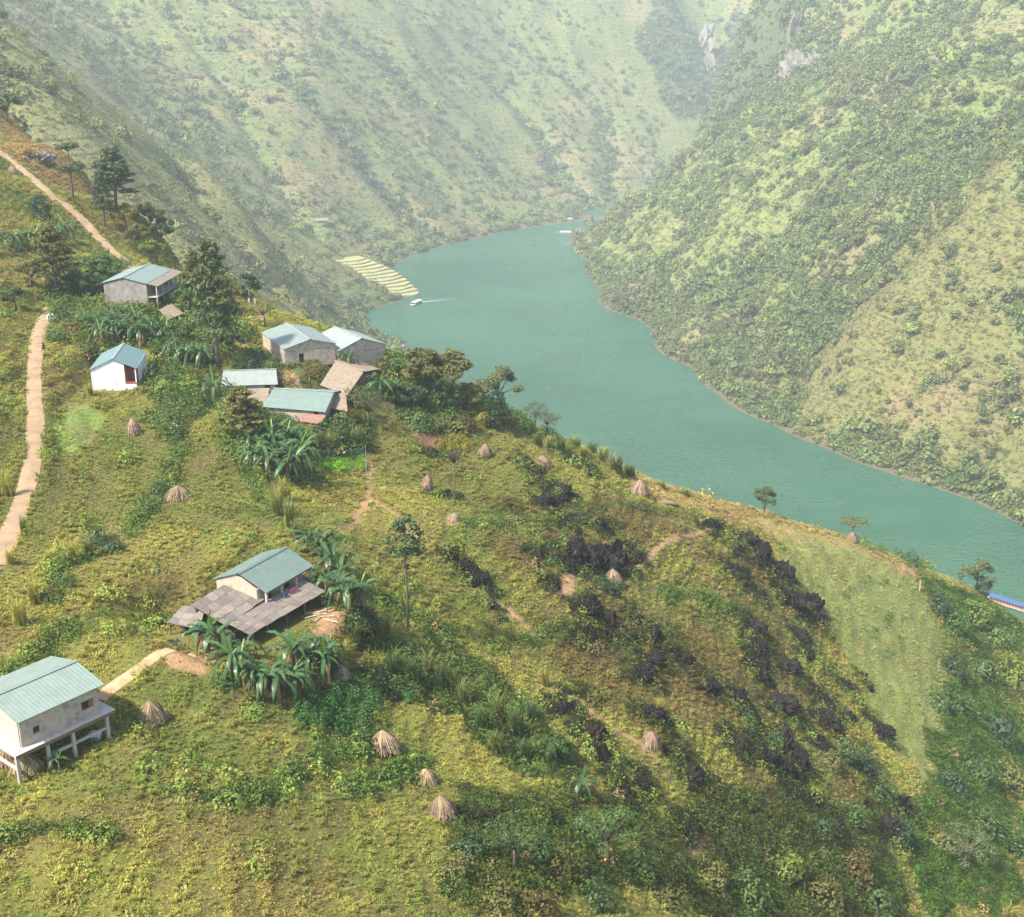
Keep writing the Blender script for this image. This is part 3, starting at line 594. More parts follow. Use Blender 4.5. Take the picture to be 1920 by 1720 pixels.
# ------------------------------------------------------------------ builders of house parts
def wall_mb(mb, a, b, z0, z1, t, holes=(), gable=None):
    """a wall from a to b (local xy), t thick, with real openings (u0, u1, z0, z1); gable = height of the triangle on top"""
    a = Vector((a[0], a[1], 0)); b = Vector((b[0], b[1], 0)); d = (b - a); Lw = d.length; d /= Lw; nrm = Vector((-d.y, d.x, 0)) * (t / 2)
    def bx(u0, u1, w0, w1):
        q = [a + d * u0 - nrm, a + d * u1 - nrm, a + d * u1 + nrm, a + d * u0 + nrm]
        vs = [(p.x, p.y, w0) for p in q] + [(p.x, p.y, w1) for p in q]
        mb.add(vs, [(3, 2, 1, 0), (4, 5, 6, 7), (0, 1, 5, 4), (1, 2, 6, 5), (2, 3, 7, 6), (3, 0, 4, 7)])
    us = sorted({0.0, Lw, *[h[0] for h in holes], *[h[1] for h in holes]})
    for u0, u1 in zip(us[:-1], us[1:]):
        cut = sorted((h[2], h[3]) for h in holes if h[0] <= u0 + 1e-6 and h[1] >= u1 - 1e-6); w = z0
        for c0, c1 in cut:
            if c0 > w + 1e-4: bx(u0, u1, w, c0)
            w = max(w, c1)
        if z1 > w + 1e-4: bx(u0, u1, w, z1)
    if gable:
        q = [a - nrm, b - nrm, b + nrm, a + nrm]; m0 = (a + b) / 2
        vs = [(p.x, p.y, z1) for p in q] + [((m0 - nrm).x, (m0 - nrm).y, z1 + gable), ((m0 + nrm).x, (m0 + nrm).y, z1 + gable)]
        mb.add(vs, [(0, 1, 4), (2, 3, 5), (1, 2, 5, 4), (3, 0, 4, 5), (3, 2, 1, 0)])
    return mb
def ribbed(mb, p0, p1, p2, p3, t=.05, rib=.40, h=.016):
    """profiled metal sheet: p0-p1 along the ridge, p3-p2 along the eave"""
    p0, p1, p2, p3 = map(Vector, (p0, p1, p2, p3)); n = (p1 - p0).cross(p3 - p0).normalized(); n = n if n.z > 0 else -n
    k = max(2, int((p1 - p0).length / rib)); V = []; Fq = []
    for i in range(k):
        for u, hh in ((i / k, 0), ((i + .70) / k, 0), ((i + .78) / k, h), ((i + .92) / k, h)):
            V += [p0.lerp(p1, u) + n * hh, p3.lerp(p2, u) + n * hh]
    V += [p1, p2]; m_ = len(V) // 2
    for i in range(m_ - 1): Fq.append((2 * i, 2 * i + 1, 2 * i + 3, 2 * i + 2))
    V2 = [p0 - n * t, p1 - n * t, p2 - n * t, p3 - n * t]; q = len(V); Fq.append((q, q + 1, q + 2, q + 3))
    for a_, b_, c_, d_ in ((p0, p1, p1 - n * t, p0 - n * t), (p1, p2, p2 - n * t, p1 - n * t), (p2, p3, p3 - n * t, p2 - n * t), (p3, p0, p0 - n * t, p3 - n * t)):
        q2 = len(V) + len(V2); V2 += [a_, b_, c_, d_]; Fq.append((q2, q2 + 1, q2 + 2, q2 + 3))
    mb.add(V + V2, Fq); return mb
def gable_roof(t, L_, W_, ze, rise, mat, cap=None):
    for sgn in (-1, 1):
        ribbed(MB(), (-L_ / 2, 0, ze + rise), (L_ / 2, 0, ze + rise), (L_ / 2, sgn * W_ / 2, ze), (-L_ / 2, sgn * W_ / 2, ze)).build("roof_slope", mat, t)
    c_ = MB()
    for sgn in (-1, 1): c_.slab([(-L_ / 2 - .03, 0, ze + rise + .10), (L_ / 2 + .03, 0, ze + rise + .10), (L_ / 2 + .03, sgn * .28, ze + rise + .10 - .28 * rise / (W_ / 2)), (-L_ / 2 - .03, sgn * .28, ze + rise + .10 - .28 * rise / (W_ / 2))], .03)
    c_.build("ridge_cap", cap or mat, t)
def opening(t, name, a, d, u0, u1, z0, z1, mat_frame, shutter=None, fr=.07):
    """frame, dark recess and optional shutter set into an opening of a wall; a = wall start, d = direction (unit), outside is to the right of d"""
    a = Vector((a[0], a[1], 0)); d = Vector((d[0], d[1], 0)).normalized(); n = Vector((d.y, -d.x, 0))
    def bar(mb, u, v, w0, w1, o0, o1):
        q = [a + d * u + n * o0, a + d * v + n * o0, a + d * v + n * o1, a + d * u + n * o1]
        mb.add([(p.x, p.y, w0) for p in q] + [(p.x, p.y, w1) for p in q], [(3, 2, 1, 0), (4, 5, 6, 7), (0, 1, 5, 4), (1, 2, 6, 5), (2, 3, 7, 6), (3, 0, 4, 7)])
    f = MB(); bar(f, u0, u0 + fr, z0, z1, -.05, .13); bar(f, u1 - fr, u1, z0, z1, -.05, .13); bar(f, u0 + fr, u1 - fr, z1 - fr, z1, -.05, .13)
    if z0 > .4: bar(f, u0 + fr, u1 - fr, z0, z0 + fr, -.05, .16)
    o = f.build(name, mat_frame, t); g = MB(); bar(g, u0 + fr, u1 - fr, z0 + (fr if z0 > .4 else 0), z1 - fr, -.12, -.09); g.build("window_darkness" if name == "window" else "doorway_darkness", M_INSHADE, o)  # near-black sheet stands in for the unlit room behind
    if shutter:
        s_ = MB(); bar(s_, u1 + .02, u1 + .02 + (u1 - u0) * .5, z0, z1, .13, .17); s_.build("shutter", shutter, o)
    return o
def post(t, x, y, z0, z1, w=.22, mat=None, name="post"): return MB().box(x - w / 2, x + w / 2, y - w / 2, y + w / 2, z0, z1).build(name, mat or M_CONC, t)
def house_root(key, name, label):
    x, y, ze, yaw, L_, W_, r_, zb = HOUSE[key]; t = thing(name, label, "house", (x, y, zb), yaw); return t, L_, W_, ze - zb, r_
def gz(t, x, y):
    """ground height under a local point of an upright, turned thing"""
    c_, s_ = math.cos(t.rotation_euler.z), math.sin(t.rotation_euler.z); return float(H(t.location.x + x * c_ - y * s_, t.location.y + x * s_ + y * c_)) - t.location.z

# ---- house on concrete stilts, lower left
t, Lh, Wh, E_, rise = house_root('stilt', "stilt_house", "house on concrete stilts with pale teal gable roof at the left edge")
x0, x1, y0, y1 = -Lh / 2 + .25, Lh / 2 - .75, -Wh / 2 + .35, Wh / 2 - .35; fl = E_ - 2.75
gable_roof(t, Lh, Wh, E_, rise, M_TEAL)
h1, h2 = (1.15, 1.95, fl + .75, fl + 1.6), (x1 - x0 - 1.75, x1 - x0 - .95, fl + .95, fl + 1.8)
wall_mb(MB(), (x0, y0), (x1, y0), fl, E_ - .02, .16, [h1, h2]).build("wall", M_CEMENT, t); wall_mb(MB(), (x1, y1), (x0, y1), fl, E_ - .02, .16).build("wall", M_CEMENT, t)
gr = rise * (y1 - y0) / Wh - .05
wall_mb(MB(), (x0, y1 - .09), (x0, y0 + .09), fl, E_ - .02, .16, [], gr).build("wall", M_CONC, t); wall_mb(MB(), (x1, y0 + .09), (x1, y1 - .09), fl, E_ - .02, .16, [], gr).build("wall", M_CEMENT, t)
opening(t, "window", (x0, y0), (1, 0), *h1, M_CONC); opening(t, "window", (x0, y0), (1, 0), *h2, M_WOOD, M_SHUT)
MB().box(x0 - 1.1, x1 + 1.25, y0 - .85, y1 + .6, fl - .28, fl - .005).build("deck", M_CONC, t)
MB().box(x0 - 1.12, x1 + 1.27, y0 - .90, y0 - .862, fl - .36, fl - .02).build("edge_board", M_WOOD, t)
px_ = [x0 - .9, x0 + 2.1, x0 + 4.7, x1 + .35]
for xx in px_:
    for yy in (y0 - .6, y1 + .2): post(t, xx, yy, gz(t, xx, yy) - .4, fl - .285, .30, M_CONC, "pillar")
for yy in (y0 - .6, y1 + .2):
    for a_, b_ in zip(px_[:-1], px_[1:]):
        if (a_, yy) == (px_[0], y0 - .6): continue
        MB().box(a_ + .16, b_ - .16, yy - .10, yy + .10, fl - 1.75, fl - 1.5).build("beam", M_CONC, t)
MB().box(px_[0] - .10, px_[0] + .10, y0 - .44, y1 + .04, fl - 1.75, fl - 1.5).build("beam", M_CONC, t)
MB().box(x0 + .5, x1 - .2, y1 - .5, y1 - .35, gz(t, 0, y1) - .3, fl - .29).build("back_wall", M_INSHADE, t)  # wall coloured near-black for the shade beneath the floor
STILT = (t, x0, x1, y0, y1, fl)

# ---- white hut by the road
t, Lh, Wh, E_, rise = house_root('hut', "white_hut", "small white hut with bright turquoise gable roof beside the road")
x0, x1, y0, y1 = -Lh / 2 + .3, Lh / 2 - .3, -Wh / 2 + .3, Wh / 2 - .35; xp = x0 + 2.6; yp = y0 + 2.0
gable_roof(t, Lh, Wh, E_, rise, M_TURQ, M_PALEROOF); k_ = rise / (Wh / 2)
mb = wall_mb(MB(), (x0, y1), (x0, yp), 0, E_ - .02, .2)
q = [(x0 - .1, y1), (x0 - .1, yp), (x0 - .1, yp), (x0 - .1, 0), (x0 - .1, y1)]
for yy, z_ in ():
    pass
ys = [y1, 0, yp]; zs = [E_ - .02 + (Wh / 2 - y1) * k_ * .0, E_ + rise - .1, E_ + (Wh / 2 + yp) * k_ - .1]
vs = [(x0 - .1, y1, E_ - .02), (x0 - .1, 0, E_ + rise - .10), (x0 - .1, yp, zs[2]), (x0 - .1, yp, E_ - .02)]
mb.add(vs + [(x0 + .1, v[1], v[2]) for v in vs], [(0, 1, 2, 3), (7, 6, 5, 4), (0, 4, 5, 1), (1, 5, 6, 2), (2, 6, 7, 3)]); mb.build("front_wall", M_WHITE, t)
wall_mb(MB(), (x0 + .1, y1), (x1, y1), 0, E_ + .1, .2).build("wall", M_WHITE, t); wall_mb(MB(), (x1, y1 - .1), (x1, y0), 0, E_ - .02, .2, [], rise * .9).build("wall", M_WHITE, t)
wall_mb(MB(), (xp, y0), (x1 - .1, y0), 0, E_ + .1, .2).build("wall", M_WHITE, t); wall_mb(MB(), (x0 + .1, yp - .1), (xp, yp - .1), 0, E_ + .9, .2).build("porch_wall", M_REDBRICK, t)
wall_mb(MB(), (xp + .05, yp - .2), (xp + .05, y0 + .1), 0, E_ + .4, .1).build("porch_wall", M_REDBRICK, t)
wall_mb(MB(), (x0, yp - .0), (x0, y0 + .12), 0, 1.15, .2).build("parapet", M_WHITE, t); MB().box(x0 - .12, x0 + .14, y0 + .1, yp, 1.155, 1.5).build("porch_rail", M_REDBRICK, t)
post(t, x0 + .05, y0 + .1, 0, E_ + .12, .2, M_WHITE); MB().box(x0 - .5, x1 + .4, y0 - .4, y1 + .4, -.9, -.006).build("plinth", M_CONC, t)

# ---- two-storey house with a gallery
t, Lh, Wh, E_, rise = house_root('gallery', "two_storey_house", "sooty grey two-storey house with pillared gallery under a green roof")
x0, x1, y0, y1 = -Lh / 2 + .35, Lh / 2 - .4, -Wh / 2 + .15, Wh / 2 - .7; zf = E_ - 2.9
gable_roof(t, Lh, Wh, E_, rise, M_SAGE)
wall_mb(MB(), (x0, y1), (x0, y0), -1.2, E_ - .02, .2, [], rise * .86).build("wall", M_GREYC, t); wall_mb(MB(), (x1, y0), (x1, y1), -1.2, E_ - .02, .2, [], rise * .86).build("wall", M_GREYC, t)
hd = [(2.0, 3.1, -.2, 1.9), (6.5, 7.6, -.2, 1.9), (3.6, 4.6, zf, zf + 2.1), (9.5, 10.5, zf, zf + 2.1)]
wall_mb(MB(), (x0 + .1, y0), (x1 - .1, y0), -1.2, E_ - .02, .2, hd).build("wall", M_GREYC, t); wall_mb(MB(), (x1 - .1, y1), (x0 + .1, y1), -1.2, E_ - .02, .2).build("wall", M_GREYC, t)
for h_ in hd: opening(t, "door", (x0 + .1, y0), (1, 0), *h_, M_WOOD)
MB().box(x0, x1, y0 - 2.2, y0 - .105, zf - .2, zf).build("gallery_floor", M_CONC, t)
ribbed(MB(), (x0 - .1, y0 + .25, E_ + .02), (x1 + .8, y0 + .25, E_ + .02), (x1 + .8, y0 - 2.5, E_ - .55), (x0 - .1, y0 - 2.5, E_ - .55)).build("awning_roof", M_FIBRO[2], t)
for xx in np.linspace(x0 + .2, x1 - .2, 5): post(t, float(xx), y0 - 2.05, -2.0, E_ - .62, .24)
rb = MB()
for xx in np.linspace(x0 + .2, x1 - .2, 5)[:-1]: rb.box(float(xx) + .13, float(xx) + (x1 - x0 - .4) / 4 - .13, y0 - 2.09, y0 - 2.01, zf + .75, zf + .83)
rb.build("railing", M_CONC, t); MB().box(x0 - .5, x1 + .5, y0 - 2.6, y1 + .5, -2.2, -1.2).build("plinth", M_GREYC, t)

# ---- the two barns with block walls
def barn(key, label, roofmat, door, holes, side_door=False):
    t, Lh, Wh, E_, rise = house_root(key, "block_barn", label); x0, x1, y0, y1 = -Lh / 2 + .4, Lh / 2 - .4, -Wh / 2 + .3, Wh / 2 - .3
    gable_roof(t, Lh, Wh, E_, rise, roofmat, M_PALEROOF); Wf = y1 - y0; hl = []
    if door: hl.append(door)
    if holes:
        n_ = int((Wf - 1.2) / .52)
        for i in range(n_):
            u = .7 + i * .52 + .05 * math.sin(i * 3.1)
            if i % 5 != 3 and not (door and door[0] - .3 < u < door[1] + .2): hl.append((u, u + .20, E_ - .78, E_ - .56))
    wall_mb(MB(), (x0, y1), (x0, y0), -1.0, E_ - .02, .24, hl, rise * .93).build("front_wall", M_BRICK, t)
    wall_mb(MB(), (x1, y0), (x1, y1), -1.0, E_ - .02, .24, [], rise * .93).build("wall", M_BRICK, t)
    hs_ = [(Lh * .1, Lh * .1 + 1.0, 0, 1.9)] if side_door else []
    wall_mb(MB(), (x0 + .125, y0), (x1 - .125, y0), -1.0, E_ + .04, .24, hs_).build("wall", M_BRICK, t); wall_mb(MB(), (x1 - .125, y1), (x0 + .125, y1), -1.0, E_ + .04, .24).build("wall", M_BRICK, t)
    if door: opening(t, "door", (x0, y1), (0, -1), *door, M_WOOD)
    if side_door: opening(t, "door", (x0 + .125, y0), (1, 0), *hs_[0], M_WOOD)
    return t, x0, x1, y0, y1, E_, Wf
_, bx0, _, by0, by1, bE, bW = barn('barn', "long barn with grey-green gable roof and pierced block wall beside the river", M_GREYROOF, (2.75, 3.75, -.05, 1.85), True)
barn('barn2', "shorter block barn behind the long barn, its pale roof nearest the water", M_PALEROOF, None, True, True)

# ---- roofs given by their ridge and front eave
def shed(name, label, cat, ridge, eave, mat, back=True, thatch=False, wallm=None, t_=.07, inset=.35, posts=False):
    """building under a pitched roof: ridge = two (px, py, z), eave = two (px, py, z) in front of it; walls go down to the ground"""
    P = [Vector(onz(a, b, z * K)) for a, b, z in (ridge[0], ridge[1], eave[1], eave[0])]
    root = Vector(((P[2] + P[3]) / 2)); g = float(H(root.x, root.y)); t = thing(name, label, cat, (root.x, root.y, g)); Q = [p - Vector((root.x, root.y, g)) for p in P]
    def roof(a, b, c_, d_, nm="roof_slope"):
        if not thatch: return ribbed(MB(), a, b, c_, d_).build(nm, mat, t)
        mb = MB(); n_ = 5
        for i in range(n_):                                    # courses overlapping downwards
            u0 = i / n_; u1 = min((i + 1.25) / n_, 1.0); lift = Vector((0, 0, .05 * (n_ - i) + .05 * random.random()))
            mb.slab([a.lerp(d_, u0) + lift, b.lerp(c_, u0) + lift, b.lerp(c_, u1) + lift - Vector((0, 0, .05)), a.lerp(d_, u1) + lift - Vector((0, 0, .05))], .09)
        return mb.build(nm, mat, t)
    roof(*Q)
    b2 = b3 = None
    if back:
        b2 = Vector((2 * Q[1].x - Q[2].x, 2 * Q[1].y - Q[2].y, Q[2].z)); b3 = Vector((2 * Q[0].x - Q[3].x, 2 * Q[0].y - Q[3].y, Q[3].z)); roof(Q[0], Q[1], b2, b3, "roof_slope")
        rd = (Q[1] - Q[0]).normalized(); MB().tube([Q[0] - rd * .05 + Vector((0, 0, .12 if not thatch else .3)), Q[1] + rd * .05 + Vector((0, 0, .12 if not thatch else .3))], .09 if not thatch else .22, 6).build("ridge_cap", mat, t)
    cor = [Q[0], Q[1], Q[2], Q[3]] if not back else [b3, b2, Q[2], Q[3]]
    cen = sum(cor, Vector()) / 4; ins = [c_ + (cen - c_).normalized() * (inset + .35) for c_ in cor]
    tops = [c_.z - .15 for c_ in cor]; wm = wallm or M_BRICK
    for i in range(4):
        a, b = ins[i], ins[(i + 1) % 4]
        if posts and i != 0: continue
        z1 = min(tops[i], tops[(i + 1) % 4]); gh = (Q[0].z - z1 - .3) if back and i in (1, 3) else None
        hl = [(1.0, 1.9, gz(t, cen.x, cen.y), gz(t, cen.x, cen.y) + 1.8)] if (i == 2 and (a - b).length > 4) else []
        wall_mb(MB(), (a.x, a.y), (b.x, b.y), gz(t, cen.x, cen.y) - 1.6, z1, .16, hl, gh).build("wall", wm, t)
    if posts:
        for i in (2, 3): post(t, ins[i].x, ins[i].y, gz(t, ins[i].x, ins[i].y) - .5, tops[i] - .02, .16, M_WOOD)
        for i in (0, 1): pass
    KEEP.append((root.x + (Q[0].x + Q[1].x) / 4, root.y + (Q[0].y + Q[1].y) / 4, math.atan2(Q[1].y - Q[0].y, Q[1].x - Q[0].x), (Q[1] - Q[0]).length / 2, max(1.0, (Q[3] - Q[0]).length / 2)))
    return t
shed("low_house", "low house with almost white metal roof behind a banana plant", "house", *SHEDS['low'], M_PALEROOF)
shed("village_house", "house with plain sage green metal roof above a red tiled lean-to", "house", *SHEDS['sage'], M_SAGE)
shed("thatched_shed", "brown thatched shed below the two block barns", "shed", *SHEDS['thatch'], M_THATCH, True, True, M_WOOD)
shed("thatched_shed", "low ragged thatched shed right of the sage green roof", "shed", *SHEDS['ragged'], M_THATCH, False, True, M_WOOD)
shed("thatched_shed", "brown thatched shed between the white and sage green roofs", "shed", *SHEDS['between'], M_THATCH, False, True, M_WOOD)
shed("tiled_lean_to", "small lean-to with red clay tiles below the sage green roof", "shed", *SHEDS['tiled'], M_TILE, False, True, M_WOOD)
shed("thatched_shed", "little thatched hut in front of the two-storey house gallery", "shed", *SHEDS['little'], M_THATCH, False, True, M_WOOD)
shed("thatched_shed", "dark broken shelter behind the two-storey house gallery", "shed", *SHEDS['dark'], M_FIBRO[1], False, True, M_WOOD)

# ---- farmhouse with patchwork roofs
t, Lh, Wh, E_, rise = house_root('farm', "farmhouse", "farmhouse with green metal roof above wide patched grey sheet roofs"); FARM = t
x0, x1, y0, y1 = -Lh / 2 + .3, Lh / 2 - .4, -Wh / 2 + 1.6, Wh / 2 - .4
gable_roof(t, Lh, Wh, E_, rise, M_TEALB)
wall_mb(MB(), (x0, y1), (x0, y0), -2.2, E_ - .02, .2, [], rise * .8).build("wall", M_CEMENT, t); wall_mb(MB(), (x1, y0), (x1, y1), -2.2, E_ - .02, .2, [], rise * .8).build("wall", M_CEMENT, t)
hd = [(1.2, 2.2, .2, 2.3), (4.6, 5.6, .2, 2.3)]
wall_mb(MB(), (x0 + .1, y0), (x1 - .1, y0), -2.2, E_ + .1, .2, hd).build("wall", M_CEMENT, t); wall_mb(MB(), (x1 - .1, y1), (x0 + .1, y1), -2.2, E_ - .02, .2).build("wall", M_CEMENT, t)
for h_ in hd: opening(t, "door", (x0 + .1, y0), (1, 0), *h_, M_WOOD)
for xx in np.linspace(-Lh / 2 + .35, Lh / 2 - .35, 4): post(t, float(xx), -Wh / 2 + .3, -2.4, E_ - .12, .26, M_CONC)
MB().box(-Lh / 2 + .2, Lh / 2 - .2, -Wh / 2 + .1, -Wh / 2 + .26, E_ - .30, E_ - .13).build("eave_beam", M_WOOD, t)
def patch_roof(t, quad, nu, nv, seed):
    """roof of separate fibre-cement sheets, each lapped over the next and not quite straight"""
    r = random.Random(seed); yaw = t.rotation_euler.z; ci, si = math.cos(-yaw), math.sin(-yaw); Q = []
    for a, b, z in quad:
        p = onz(a, b, z * K); dx, dy = p[0] - t.location.x, p[1] - t.location.y; Q.append(Vector((dx * ci - dy * si, dx * si + dy * ci, p[2] - t.location.z)))
    for j in range(nv):
        for i in range(nu):
            def pt(u, v): return Q[0].lerp(Q[1], u).lerp(Q[3].lerp(Q[2], u), v)
            du, dv = .03 / nu * 2, .16 / nv; lift = Vector((0, 0, .035 * (i % 2) + .03 * (nv - j) + r.uniform(0, .02)))
            q = [pt(i / nu - du * .2, j / nv) + lift, pt((i + 1) / nu + du, j / nv) + lift, pt((i + 1) / nu + du, (j + 1) / nv + dv * .5) + lift, pt(i / nu - du * .2, (j + 1) / nv + dv * .5) + lift]
            q = [p + Vector((0, 0, r.uniform(-.015, .03))) for p in q]
            MB().slab(q, .03).build("roof_panel", M_FIBRO[r.choices((0, 1, 2, 3), (5, 2, 4, 2))[0]], t)
    return Q
Q1 = patch_roof(t, [(358, 1136, 152.35), (445, 1083, 152.35), (494, 1124, 151.75), (424, 1174, 151.75)], 7, 4, 1)
Q2 = patch_roof(t, [(428, 1172, 151.72), (566, 1088, 151.72), (609, 1109, 151.2), (468, 1191, 151.2)], 10, 3, 2)
Q3 = patch_roof(t, [(344, 1137, 151.9), (384, 1143, 151.9), (372, 1180, 151.3), (314, 1167, 151.3)], 3, 3, 3)
for Q, ids in ((Q2, (2, 3)), (Q3, (2, 3)), (Q1, (0, 3))):
    for i in ids:
        c_ = sum(Q, Vector()) / 4; p = Q[i].lerp(c_, .10); post(t, p.x, p.y, gz(t, p.x, p.y) - .4, p.z - .07, .15, M_WOOD)
for u in (.25, .5, .75):
    p = Q2[3].lerp(Q2[2], u).lerp(Q2[0].lerp(Q2[1], u), .12); post(t, p.x, p.y, gz(t, p.x, p.y) - .4, p.z - .09, .15, M_WOOD)
a_, b_ = Q1[0].lerp(Q1[3], .12), Q1[1].lerp(Q1[2], .12); wall_mb(MB(), (a_.x, a_.y), (b_.x, b_.y), -2.4, a_.z - .25, .12).build("plank_wall", M_WOOD, t)
a_, b_ = Q2[0].lerp(Q2[3], .25), Q2[1].lerp(Q2[2], .25); wall_mb(MB(), (a_.x, a_.y), (b_.x, b_.y), -2.4, a_.z - .55, .12).build("plank_wall", M_INSHADE, t)  # coloured near-black for the shade under the lean-to
a_, b_ = Q3[0].lerp(Q3[3], .3), Q3[1].lerp(Q3[2], .3); wall_mb(MB(), (a_.x, a_.y), (b_.x, b_.y), -2.4, a_.z - .5, .12).build("plank_wall", M_INSHADE, t)  # near-black again, shade under the small side roof

# ---- small far buildings
def far_hut(px, py, w, label, mat):
    p = hit(px, py); t = thing("far_hut", label, "hut", tuple(p), R(8)); MB().box(-w / 2, w / 2, -w * .28, w * .28, -2, w * .28).build("wall", M_CEMENT, t)
    for sg in (-1, 1): MB().slab([(-w * .56, 0, w * .46), (w * .56, 0, w * .46), (w * .56, sg * w * .36, w * .27), (-w * .56, sg * w * .36, w * .27)], .2).build("roof_slope", mat, t)
far_hut(603, 419, 14, "tiny pale-roofed hut alone on the far mountain slope", M_FIBRO[3])
far_hut(1066, 414, 9, "tiny hut on the far shore above the green boat", M_CEMENT)

# ------------------------------------------------------------------ roads and paths
def ribbon(name, pts, w, mat, lift=.06, mz=None):
    P = [Vector(p) for p in pts]; C2 = []
    for i in range(len(P) - 1):
        for k in range(10):
            u = k / 10; a, b, c_, d_ = P[max(i - 1, 0)], P[i], P[i + 1], P[min(i + 2, len(P) - 1)]
            C2.append(.5 * ((2 * b) + (-a + c_) * u + (2 * a - 5 * b + 4 * c_ - d_) * u * u + (-a + 3 * b - 3 * c_ + d_) * u ** 3))
    C2.append(P[-1]); V = []; Fq = []; nu = 6
    for i, p in enumerate(C2):
        d = (C2[min(i + 1, len(C2) - 1)] - C2[max(i - 1, 0)]); d.z = 0; d.normalize(); n = Vector((-d.y, d.x, 0)); ww = w * (1 + .07 * math.sin(i * .21) + .03 * math.sin(i * .53))
        for j in range(nu + 1):
            q = p + n * ww * (j / nu - .5) ; V.append((q.x, q.y, float(H(q.x, q.y)) + lift + .10 * (1 - abs(j / nu - .5) * 2)))
    for i in range(len(C2) - 1):
        for j in range(nu): a = i * (nu + 1) + j; Fq.append((a, a + 1, a + nu + 2, a + nu + 1))
    o = obj(name, mesh_from(name, V, Fq, mat, True)); o["kind"] = "structure"; return o
ribbon("road", *NPATH['road_low'], M_ROAD); ribbon("road", *NPATH['road_high'], M_ROAD); ribbon("footpath", *NPATH['farm_path'], M_DIRT)
# ------------------------------------------------------------------ single plants
M_BARK = plain("grey_brown_bark", (.13, .10, .075), .95, .3, 6.0, .5); M_BSTEM = plain("banana_stem", (.20, .15, .08), .8, .35, 4.0, .2, dirt=(.12, .07, .04))
LM = {k: leaf_mat(k + "_leaves", c_, v_, t_, r_, s_) for k, c_, v_, t_, r_, s_ in (
    ("pine", (.085, .122, .048), .35, .2, .6, .2), ("olive", (.135, .140, .040), .4, .3, .6, .2), ("green", (.075, .135, .034), .4, .3, .5, .3), ("dark", (.035, .070, .026), .4, .2, .5, .3),
    ("yellow", (.235, .215, .045), .35, .35, .6, .2), ("lime", (.165, .230, .045), .35, .35, .6, .2), ("rust", (.135, .105, .040), .4, .3, .7, .1), ("dusty", (.120, .150, .070), .35, .25, .7, .1),
    ("banana", (.050, .105, .034), .55, .25, .4, .45), ("newbanana", (.150, .260, .045), .2, .4, .4, .4), ("deadbanana", (.190, .125, .065), .3, .2, .9, .1),
    ("reed", (.170, .200, .060), .4, .35, .6, .2), ("reedyellow", (.300, .290, .075), .35, .35, .6, .2), ("reeddark", (.070, .120, .035), .4, .3, .6, .2), ("straw", (.30, .232, .150), .62, .1, .9, .1), ("pinkstraw", (.28, .205, .150), .62, .1, .9, .1))}
